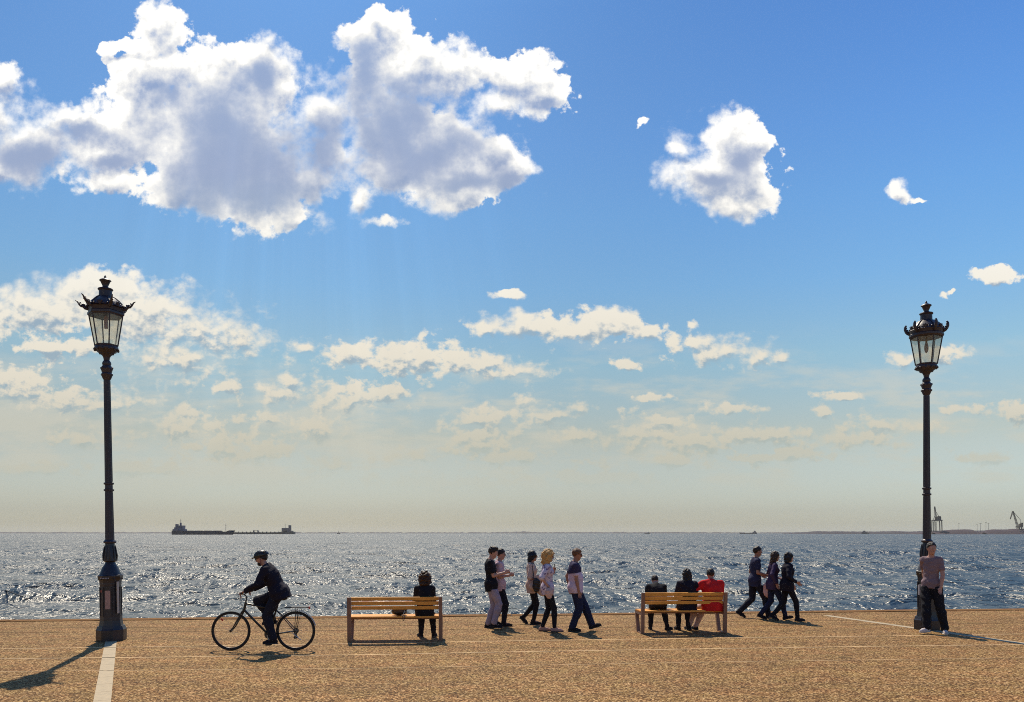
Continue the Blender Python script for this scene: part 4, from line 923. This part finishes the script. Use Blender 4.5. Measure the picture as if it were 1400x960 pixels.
def phone(p, rot, label):
    q = MB(); q.box((0, 0, 0), (0.145, 0.072, 0.009), None, 0.003); o = q.build('mobile_phone', mat('phone_black', (0.015, 0.015, 0.018), 0.25)); o.location = p; o.rotation_euler = rot; tag(o, label, 'mobile phone')
    MB().box((0, 0, 0.0052), (0.132, 0.064, 0.001)).build('screen', mat('phone_screen', (0.05, 0.06, 0.08), 0.1), o); return o
phone(world_of(a_, (0.415, 0.0, 1.275)), (0, -0.6, 0), 'small dark mobile phone held by the man in the black T-shirt')
c_ = walker(727, 853.5, 1.68, (0.0, 0, 0.955), [(0.04, -0.08, 0.088), (-0.19, 0.08, 0.165)], [(0.17, -0.16, 1.05), (0.26, 0.14, 1.10)],
       'dark-haired woman with sunglasses in loose beige top, left of the blonde woman', SG, sex='f', lean=-0.02, hair=('bob', 'black'), top=beige, sleeve='elbow', hem=0.20, legs=blackj, shoe=sh_d, glasses=True,
       foot_pitch=(0, 0.75), trouser_fit=0.007, elbow_pole=[(-1, -0.6, -0.6), (-0.8, 0.3, -1)], skin='tan', hand=[dict(curl=0.8), dict(curl=0.5)])
def woman_blonde(I):
    pass
d_ = walker(748.5, 863.5, 1.72, (0.0, 0, 0.955), [(0.15, -0.08, 0.088), (-0.11, 0.08, 0.088)], [(0.02, -0.24, 0.98), (0.15, 0.17, 1.27)],
       'blonde woman in white flowered blouse and black leggings raising one hand, sunglasses on', SG, sex='f', lean=-0.02, hair=('curly', 'blond'), top=floral_mat('flowered_blouse', (0.66, 0.56, 0.66), (0.16, 0.09, 0.20), 17, 0.56), sleeve='elbow', hem=0.15, legs=blackj,
       shoe=sh_t, glasses=True, trouser_fit=0.005, bare=True, hand=[dict(dir=(0.2, 0, -1), curl=0.9, side=(1, 0, 0)), dict(dir=(0.1, 0, 1), curl=0.9, palm=(0.2, -1, 0), side=(-1, 0, 0))], elbow_pole=[(-1, -0.5, 0), (0.2, 0.8, -1)])
for o in list(d_['root'].children):
    if o.name.startswith('curls'): o.data.materials[0] = mat('blond_halo', (0.75, 0.48, 0.18), 0.5)
phone(world_of(d_, (0.165, 0.14, 1.395)), (0.2, math.radians(85), 0.3), 'dark mobile phone held up beside the face of the blonde woman')
navywhite = col_split_mat('two_tone_tee', (0.040, 0.034, 0.085), (0.66, 0.52, 0.64), 1.245)
e_ = walker(786.5, 863, 1.78, (0.0, 0, 0.94), [(-0.08, -0.09, 0.088), (0.36, 0.09, 0.115)], [(0.06, -0.22, 0.83), (-0.10, 0.24, 0.90)],
       'stocky man with sunglasses in navy and white T-shirt striding right in dark jeans', SG, lean=-0.03, head_pitch=0.18, hair=('short', 'redbrown'), top=navywhite, sleeve='short', hem=0.13, legs=jean, shoe=sh_d, glasses=True, bulk=1.16, belly=0.03,
       foot_pitch=(0.0, -0.32), trouser_fit=0.028, skin='tan', elbow_pole=[(-1, -0.3, 0), (-1, 0.3, 0)], hand=[dict(curl=0.5, side=(1, 0, 0)), dict(curl=0.5, side=(1, 0, 0))])
# things they carry
bagm = mat('black_leather', (0.014, 0.012, 0.014), 0.4, bump=0.2, bscale=50)
def soft_bag(name, c, r, m, label, cat, strap=None, rz=0.0, h=0.008, wr=0.006, squash=None):
    S = Body(); S.ell((0, 0, 0), r, None, 0.02).cone((-r[0] * 0.55, 0, r[2] * 0.5), (r[0] * 0.55, 0, r[2] * 0.5), r[1] * 0.7, r[1] * 0.7, 0.05).wrinkle(wr, 30, len(label))
    o = link(name, S.mesh(name, h), m, smooth=True); o.location = c; o.rotation_euler = (0, 0, rz); tag(o, label, cat)
    if strap: MB().tube([Vector(p) - Vector(c) for p in strap], 0.009, 6).build('strap', bagm, o, True)
    return o
W = world_of
soft_bag('handbag', W(c_, (0.10, -0.335, 0.96)), (0.085, 0.04, 0.165), bagm, 'black shoulder bag at the hip of the woman in the beige top', 'handbag',
         [W(c_, (0.05, -0.335, 1.07)), W(c_, (0.03, -0.27, 1.25)), W(c_, (0.0, -0.19, 1.47)), W(c_, (0.04, -0.06, 1.47)), W(c_, (0.14, -0.02, 1.30))])
S = Body(); S.cone((-0.12, 0, -0.02), (0.02, 0, 0.18), 0.045, 0.035, 0.05, ((0, 1, 0), 0.6)).cone((-0.12, 0, -0.02), (0.10, 0, -0.16), 0.06, 0.05, 0.06, ((0, 1, 0), 0.5)).cone((0.02, 0, 0.18), (0.12, 0, -0.10), 0.035, 0.06, 0.06, ((0, 1, 0), 0.5)).cone((0.10, 0, -0.16), (0.19, 0, -0.20), 0.05, 0.045, 0.05, ((0, 1, 0), 0.5)).wrinkle(0.012, 26, 4)
o = link('folded_jacket', S.mesh('folded_jacket', 0.01), beige, smooth=True); o.location = W(c_, (0.13, -0.275, 0.95)); tag(o, 'beige folded jacket carried low between the two women', 'jacket')
soft_bag('tote_bag', W(d_, (0.02, -0.30, 0.85)), (0.085, 0.05, 0.11), cloth('flower_bag', (0.58, 0.40, 0.36)), 'small pale pink bag hanging from the hand of the blonde woman', 'handbag', [W(d_, (-0.05, -0.30, 0.90)), W(d_, (-0.0, -0.295, 0.985)), W(d_, (0.06, -0.30, 0.90))])

# ---- three walking away to the right
SG2 = 'people walking along the promenade'
f_ = walker(1032, 845, 1.80, (0.0, 0, 0.925), [(0.30, -0.08, 0.10), (-0.34, 0.08, 0.16)], [(0.25, -0.20, 1.03), (0.20, 0.20, 1.02)],
       'man in dark navy T-shirt striding right, leftmost of the three by the water', SG2, lean=0.04, head_pitch=0.05, hair=('short', 'dark'), top=navy2, hem=0.17, legs=darkt, shoe=sh_d, foot_pitch=(-0.15, 0.5), trouser_fit=0.022, elbow_pole=[(-0.8, -0.2, -0.7), (-0.8, 0.2, -0.7)], skin='tan')
g_ = walker(1056, 847, 1.67, (0.0, 0, 0.93), [(0.30, -0.08, 0.10), (-0.27, 0.08, 0.13)], [(0.02, -0.24, 0.93), (0.20, 0.18, 1.05)],
       'woman with long brown hair in purple top, middle of the three by the water', SG2, sex='f', lean=0.05, head_pitch=0.08, hair=('long', 'brown'), top=purp, sleeve='long', hem=0.17, legs=jean, shoe=sh_d, foot_pitch=(-0.2, 0.35), trouser_fit=0.014)
i_ = walker(1076, 849, 1.65, (0.0, 0, 0.93), [(0.24, -0.08, 0.088), (-0.33, 0.08, 0.15)], [(0.24, 0.24, 0.88), (0.16, -0.22, 1.0)][::-1],
       'dark-haired woman in loose black jacket, rightmost of the three by the water', SG2, sex='f', lean=0.03, hair=('bob', 'black'), top=navy, sleeve='jacket', hem=0.18, legs=blackj, shoe=sh_d, foot_pitch=(0, 0.45), trouser_fit=0.010, bulk=1.06)
soft_bag('shopping_bag', W(f_, (0.25, -0.20, 0.70)), (0.115, 0.06, 0.20), cloth('pale_pink_bag', (0.66, 0.42, 0.42)), 'pale pink cloth bag hanging between the man in navy and the long-haired woman', 'bag', [W(f_, (0.20, -0.20, 0.86)), W(f_, (0.30, -0.20, 0.97)), W(f_, (0.31, -0.20, 0.86))])

# ---- man by the right lamp, facing the camera
j_ = person((atY(1273, 17.02).x, 17.02), math.radians(-128), 1.90, (0.0, 0, 0.955), [(0.30, -0.02, 0.088), (0.05, 0.25, 0.088)], [(-0.14, -0.12, 0.93), (0.14, 0.20, 0.90)],
       'young man in grey T-shirt, black jeans and white trainers leaning on a street lamp', None, lean=-0.06, head_yaw=0.55, head_pitch=-0.02, hair=('short', 'dark'), top=greyt, sleeve='short', hem=0.10, legs=blackj, shoe=sh_w,
       foot_yaw=(-0.45, 0.25), trouser_fit=0.028, bulk=0.86, shoulder=0.155, elbow_pole=[(-1, -0.3, 0), (-0.5, 1.0, 0.0)], hand=[dict(curl=0.4), dict(dir=(0.35, -0.15, -1), curl=0.4, side=(0.6, -0.8, 0))])

# ---- seated people
def sitter(px, bench_loc, s_y, *a, **k):
    y = bench_loc.y + s_y; q = atY(px, y); return person((q.x, q.y), k.pop('yaw', math.pi / 2), *a, **k)
KP = [(1, 0, 1), (1, 0, 1)]
k_ = sitter(580.5, B1, 0.235, 1.60, (0, 0, 0.645), [(0.50, -0.15, 0.088), (0.48, 0.13, 0.088)], [(0.26, -0.06, 0.80), (0.26, 0.08, 0.80)],
       'woman in black with curly brown hair glowing in the sun, alone on the left bench', BG, sex='f', lean=0.05, head_pitch=0.1, hair=('curly', 'brown'), top=blackc, sleeve='long', hem=0.13, legs=darkt, shoe=sh_d, knee_pole=KP, trouser_fit=0.012, neck=0.01, foot_yaw=(-0.2, 0.5), bulk=1.08)
l_ = sitter(899.5, B2, 0.27, 1.56, (0, 0, 0.665), [(0.40, -0.30, 0.088), (0.48, 0.09, 0.088)], [(0.42, -0.05, 0.80), (0.42, 0.07, 0.82)],
       'person in black jacket bent forward with lowered head, left seat of the right bench', BG, lean=0.55, head_pitch=0.55, hair=('short', 'dark'), top=blackc, sleeve='jacket', hem=0.13, legs=darkt, shoe=sh_d, knee_pole=KP, foot_yaw=(-0.9, 0.0), trouser_fit=0.012)
m_ = sitter(939, B2, 0.24, 1.66, (0, 0, 0.62), [(0.42, -0.12, 0.088), (0.42, 0.10, 0.088)], [(0.26, -0.06, 0.80), (0.26, 0.08, 0.80)],
       'woman with long dark hair in dark navy jacket, middle seat of the right bench', BG, sex='f', lean=0.08, head_yaw=0.25, roll=0.03, hair=('long', 'black'), top=navy, sleeve='jacket', hem=0.13, legs=darkt, shoe=sh_d, knee_pole=KP, bulk=1.12, foot_yaw=(-0.2, 0.3), trouser_fit=0.012)
n_ = sitter(974, B2, 0.24, 1.68, (0, 0, 0.615), [(0.46, 0.26, 0.088), (0.44, 0.42, 0.088)][::1], [(0.28, -0.05, 0.80), (0.24, 0.30, 0.95)],
       'man in bright red jacket with short dark hair, right seat of the right bench', BG, lean=0.16, head_pitch=0.30, roll=0.0, hair=('short', 'dark'), top=redj, sleeve='jacket', hem=0.155, legs=palep, shoe=sh_d, knee_pole=[(1, 0.3, 1), (1, 0.3, 1)], bulk=1.18, foot_yaw=(0.3, 0.3), skin='tan')
hb_c = atY(546, B1.y + 0.24, 0.545)
hbag = soft_bag('handbag', hb_c, (0.14, 0.09, 0.068), bagm, 'black handbag lying on the left bench beside the seated woman', 'handbag',
         [hb_c + Vector((0.09, -0.04, 0.04)), hb_c + Vector((0.115, -0.10, 0.03)), hb_c + Vector((0.10, -0.245, -0.05)), hb_c + Vector((0.11, -0.26, -0.15)), hb_c + Vector((0.14, -0.25, -0.10)), hb_c + Vector((0.13, -0.12, 0.03))])

# ------------------------------------------------------------------ far away: ships, port, cranes
hull_m = mat('ship_hull_navy', (0.020, 0.022, 0.060), 0.6, var=0.3, vscale=0.1); sup_m = mat('ship_house', (0.12, 0.12, 0.20), 0.6, vscale=0.2); hull2_m = mat('tanker_hull', (0.06, 0.06, 0.075), 0.6, vscale=0.1); sup2_m = mat('tanker_house', (0.14, 0.12, 0.16), 0.6, vscale=0.2)
win_m = mat('bridge_window', (0.02, 0.02, 0.03), 0.2)
def hull(mb, L, W_, H_, bow=1, n=28, sheer=2.0):
    rings = []
    for i in range(n + 1):
        t = i / n; x = -L / 2 + L * t; b = W_ / 2 * (min(1, (1 - t) / 0.16) ** 0.6 if t > 0.84 else (0.75 + 0.25 * min(1, t / 0.1))); b = max(b, 0.15)
        top = H_ + (sheer if t > 0.90 else 0) + (sheer * 0.8 if t < 0.20 else 0); dx = (0.05 * L * max(0, (t - 0.84) / 0.16))
        rings.append([mb.bm.verts.new(q) for q in ((bow * x, -b * 0.85, -2), (bow * (x + dx), -b, top), (bow * (x + dx), b, top), (bow * x, b * 0.85, -2))])
    for A, B in zip(rings, rings[1:]):
        for j in range(4): mb.bm.faces.new((A[j], A[(j + 1) % 4], B[(j + 1) % 4], B[j]))
    mb.bm.faces.new(rings[0][::-1]); mb.bm.faces.new(rings[-1]); bmesh.ops.recalc_face_normals(mb.bm, faces=mb.bm.faces)
def ship(name, px, Y, L, W_, H_, bow, label, house, hm, sm, rz=0.0, derricks=()):
    c = atY(px, Y); root = empty(name, (c.x, c.y, SEA_Z), rz); tag(root, label, 'ship', 'ships on the horizon')
    mb = MB(); hull(mb, L, W_, H_, bow, sheer=H_ * 0.42); mb.build('hull', hm, root)
    for (x, w, d, z0, z1, nm) in house:
        mb = MB(); mb.box((bow * x, 0, (z0 + z1) / 2), (w, d, z1 - z0)); o = mb.build(nm, sm, root)
        if nm == 'bridge':
            for k in range(5): q = MB(); q.box((bow * x + (k - 2) * w / 6, -d / 2 - 0.06, z1 - 1.6), (w / 9, 0.1, 1.1)); q.build('window', win_m, o)
    for (x, h, z) in derricks:
        mb = MB(); mb.tube([(bow * x, 0, z), (bow * x, 0, z + h)], [0.55, 0.3], 8); mb.tube([(bow * x - 2, 0, z + h * 0.7), (bow * x + 2, 0, z + h * 0.7)], 0.22, 6); mb.build('mast', sm, root)
    return root
s1 = ship('cargo_ship', 277, 1750, 128, 19, 6.6, 1, 'dark blue cargo ship with stern bridge tower, left of the other ships on the horizon',
     [(-49, 25, 17, 8, 12, 'deckhouse'), (-49, 18, 16, 12, 16, 'deckhouse'), (-47, 14, 17, 16, 20, 'bridge'), (-55, 5, 6, 16, 23, 'funnel'), (-47, 3, 3, 20, 26, 'radar_tower')], hull_m, sup_m, 0.03, [(-47, 9, 25), (50, 15, 9)])
MB().box((2, 0, 7.4), (78, 12, 1.7)).build('hatch_cover', hull_m, s1)
for k in range(4): MB().box((-28 + k * 20, 0, 8.5), (14, 11, 0.8)).build('hatch_cover', hull_m, s1)
s2 = ship('tanker_ship', 357, 2600, 216, 32, 6.0, -1, 'long low grey tanker with its bridge at the right, behind the dark blue cargo ship',
     [(-78, 16, 26, 6, 20, 'bridge'), (-93, 7, 9, 8, 29, 'funnel'), (-88, 26, 26, 6, 11, 'deckhouse'), (10, 1.2, 10, 6, 12, 'manifold_frame'), (24, 1.2, 10, 6, 12, 'manifold_frame')], hull2_m, sup2_m, 0.0, [(-78, 14, 20)])
MB().box((-17, 0, 12.2), (16, 1.2, 1.0)).build('pipe_rack', hull2_m, s2)
for k in range(12): MB().box((70 - k * 13, 0, 7.2), (3, 3, 2.4)).build('deck_pipe', hull2_m, s2)
ship('small_ship', 463, 3400, 13, 5, 3.0, -1, 'tiny dark boat with a pointed mast, right of the tanker on the horizon', [(0, 5, 4, 2.5, 6, 'deckhouse')], hull_m, sup2_m, 0, [(0, 9, 5)])
ship('small_ship', 885, 4200, 28, 8, 3.6, -1, 'tiny low ship on the horizon above the left half of the right bench', [(-6, 9, 6, 3, 7, 'deckhouse')], hull2_m, sup2_m, 0, [(-6, 5, 7)])
ship('small_ship', 1023, 3600, 74, 14, 3.4, -1, 'small barge-like ship with stern house on the horizon above the striding man in navy', [(-28, 15, 11, 3, 9, 'deckhouse'), (-29, 6, 9, 9, 13, 'bridge')], hull2_m, sup2_m, 0, [(-29, 4, 13)])
ship('small_ship', 1183, 3300, 30, 9, 5, 1, 'tiny ship with two blunt masts in front of the low far shore', [(-5, 9, 7, 5, 13, 'deckhouse'), (5, 5, 6, 5, 9, 'deckhouse')], hull2_m, sup2_m, 0, [(-5, 6, 12)])

land_m = mat('far_land', (0.035, 0.028, 0.042), 0.95, var=0.5, vscale=0.03); mound_m = mat('bare_mound', (0.040, 0.024, 0.036), 0.95, var=0.4, vscale=0.05)
def land(name, x0p, x1p, Y, prof, depth, m, step=2.0, bump=1.2, seed=1):
    """low land: height profile (px, photo pixels above the waterline) with real depth and rounded back"""
    rs = random.Random(seed); n = int((x1p - x0p) / step); k = Y / F; rows = []
    for i in range(n + 1):
        px = x0p + (x1p - x0p) * i / n
        h = np.interp(px, [p[0] for p in prof], [p[1] for p in prof]) * k; h = max(0.3, h + rs.uniform(-1, 1) * bump * (1 if h > 1 else .3)); c = atY(px, Y)
        rows.append([(c.x, c.y - 20, SEA_Z - 1), (c.x, c.y, SEA_Z + h * 0.55), (c.x * 1.004, c.y + depth * 0.25, SEA_Z + h), (c.x * (1 + depth / Y), c.y + depth, SEA_Z + h * 0.8), (c.x * (1 + depth / Y), c.y + depth + 10, SEA_Z - 1)])
    vs = [p for r in rows for p in r]; qs = [(i * 5 + j, (i + 1) * 5 + j, (i + 1) * 5 + j + 1, i * 5 + j + 1) for i in range(n) for j in range(4)]
    return tag(link(name, np_mesh(name, vs, qs), m), kind='structure')
land('far_shore', -400, 1150, 9000, [(-400, 2.2), (100, 1.6), (400, 1.5), (560, 1.3), (690, 1.8), (712, 3.0), (740, 1.6), (800, 2.0), (1000, 1.5), (1150, 1.5)], 900, land_m, 3, 5.0, 2)
land('low_shore', 1080, 1480, 3400, [(1080, 0.5), (1112, 2.6), (1130, 3.8), (1200, 3.2), (1240, 3.9), (1262, 3.3), (1290, 4.6), (1480, 4.6)], 500, land_m, 1.5, 1.0, 3)
land('port_ground', 1255, 1700, 2420, [(1255, 0.6), (1262, 3.0), (1300, 3.4), (1700, 3.6)], 300, mound_m, 3, 0.4, 4)
land('mound', 1277, 1341, 2390, [(1277, 3.2), (1292, 5.2), (1305, 6.4), (1322, 6.8), (1332, 6.6), (1338, 4.4), (1341, 3.0)], 110, mound_m, 1.5, 0.35, 5)
land('mound', 1347, 1470, 2390, [(1347, 3.0), (1352, 5.6), (1362, 6.8), (1380, 6.6), (1390, 7.6), (1430, 8.0), (1470, 4)], 110, mound_m, 1.5, 0.35, 6)
crane_m = mat('crane_steel', (0.13, 0.105, 0.085), 0.7, var=0.3, vscale=0.2)
def lattice(mb, a, b, w, k, r):
    a, b = Vector(a), Vector(b); d = (b - a).normalized(); u = d.cross(Vector((0, 1, 0))).normalized() * w / 2; v = Vector((0, 1, 0)) * w / 2
    cs = [u + v, u - v, -u - v, -u + v]
    for c in cs: mb.tube([a + c, b + c * 0.45], r, 5)
    for i in range(k):
        p = a.lerp(b, i / k); q = a.lerp(b, (i + 1) / k); s0 = 1 - 0.55 * i / k; s1 = 1 - 0.55 * (i + 1) / k
        for j in range(4): mb.tube([p + cs[j] * s0, q + cs[(j + 1) % 4] * s1], r * 0.6, 4)
def harbour_crane(px, Y, label, legs, body_z, boom, jib, tie, cabw):
    c = atY(px, Y); root = empty('harbour_crane', (c.x, c.y, SEA_Z + 3 * Y / F)); tag(root, label, 'crane', 'harbour cranes at the port'); k = Y / F
    for (x0_, x1_, z) in legs:
        for y in (-6, 6): mb = MB(); mb.tube([(x0_ * k, y, -1), (x1_ * k, y, z * k)], 1.5, 6); mb.build('leg', crane_m, root)
    mb = MB(); mb.box((0, 0, body_z[0] * k), (cabw * k, 14, 3.2)); mb.build('portal_beam', crane_m, root)
    mb = MB(); mb.box((body_z[2] * k, 0, (body_z[0] + body_z[1]) / 2 * k + 1), (cabw * 0.55 * k, 9, (body_z[1] - body_z[0]) * k)); mb.box((body_z[2] * k + 3, 0, body_z[1] * k + 2), (cabw * 0.28 * k, 6, 4)); mb.build('machinery_house', crane_m, root)
    mb = MB(); lattice(mb, (boom[0] * k, 0, boom[1] * k), (boom[2] * k, 0, boom[3] * k), 4.5, 12, 0.55); mb.build('boom', crane_m, root)
    if jib: mb = MB(); lattice(mb, (boom[2] * k, 0, boom[3] * k), (jib[0] * k, 0, jib[1] * k), 3.0, 6, 0.4); mb.build('jib', crane_m, root)
    for (x0_, z0_, x1_, z1_) in tie: mb = MB(); mb.tube([(x0_ * k, 0, z0_ * k), (x1_ * k, 0, z1_ * k)], 0.6, 5); mb.build('stay', crane_m, root)
    return root
harbour_crane(1281, 2420, 'tall portal crane with upright boom beside the right-hand lamp post', [(-5.8, -5.4, 16), (-2.8, -2.8, 14), (5.6, 5.0, 16)], (16, 20, 1.5), (-1.0, 15, -3.2, 35), None, [(-2.6, 30, 3.5, 20), (-5.4, 16, -2.4, 24), (-2.8, 14, 2.5, 14)], 12)
harbour_crane(1393.5, 2420, 'luffing crane with angled boom at the right edge of the photo', [(-1.8, -1.2, 7), (1.8, 1.2, 7)], (7, 11, 2.2), (-2.0, 7, -8.6, 28.5), (-12.4, 17.5), [(-8.2, 28, 2.2, 16), (2.2, 16, 1.5, 9), (-10.5, 26, -8.6, 29)], 6.5)
mast_m = mat('mast_steel', (0.22, 0.18, 0.14), 0.6)
proto = None
for i, (px, h, lab) in enumerate([(1311, 13, 'thin floodlight mast alone between the two cranes'), (1336, 11, 'short thin floodlight mast, left of the pair with crossheads'), (1340.5, 13, 'thin floodlight mast with wide crosshead in the gap between the mounds'),
                                  (1348, 14, 'tallest thin floodlight mast at the left foot of the right mound'), (1351.5, 13, 'thin floodlight mast right of the tallest mast')]):
    k = 2430 / F; c = atY(px, 2430); r_ = empty('floodlight_mast', (c.x, c.y, SEA_Z + 2.0 * k)); tag(r_, lab, 'mast', 'floodlight masts at the port')
    MB().tube([(0, 0, 0), (0, 0, h * k)], [0.5, 0.3], 8).build('pole', mast_m, r_); mb = MB(); mb.box((0, 0, h * k), (4.4 if i != 2 else 7, 1.2, 0.9)); mb.build('light_head', mast_m, r_)
# floating rope out in the water at the left
rp = [P(-60, 805 , SEA_Z), P(0, 810.5, SEA_Z), P(12, 814, SEA_Z), P(22, 818.5, SEA_Z), P(31, 822, SEA_Z)]
for q in rp: q.z = SEA_Z + 0.22
tag(MB().tube(rp, 0.035, 8).build('floating_rope', mat('wet_rope', (0.02, 0.018, 0.018), 0.6), None, True), 'dark floating rope curving on the water at the left edge of the photo', 'rope')

# ------------------------------------------------------------------ the air over the water
if HAZE:
    mb = MB(); mb.box((0, 5400, 31.0), (24000, 13200, 76)); hz = mb.build('haze', None)
    hm_ = bpy.data.materials.new('haze_air'); hm_.use_nodes = True; nt = hm_.node_tree; nt.nodes.clear(); N = NB(nt)
    pv = N.node('ShaderNodeVolumePrincipled'); pv.inputs['Color'].default_value = (0.92, 0.90, 0.84, 1); pv.inputs['Density'].default_value = HAZE; pv.inputs['Anisotropy'].default_value = 0.2
    out = N.node('ShaderNodeOutputMaterial'); nt.links.new(pv.outputs[0], out.inputs['Volume']); hz.data.materials.append(hm_); tag(hz, kind='stuff')
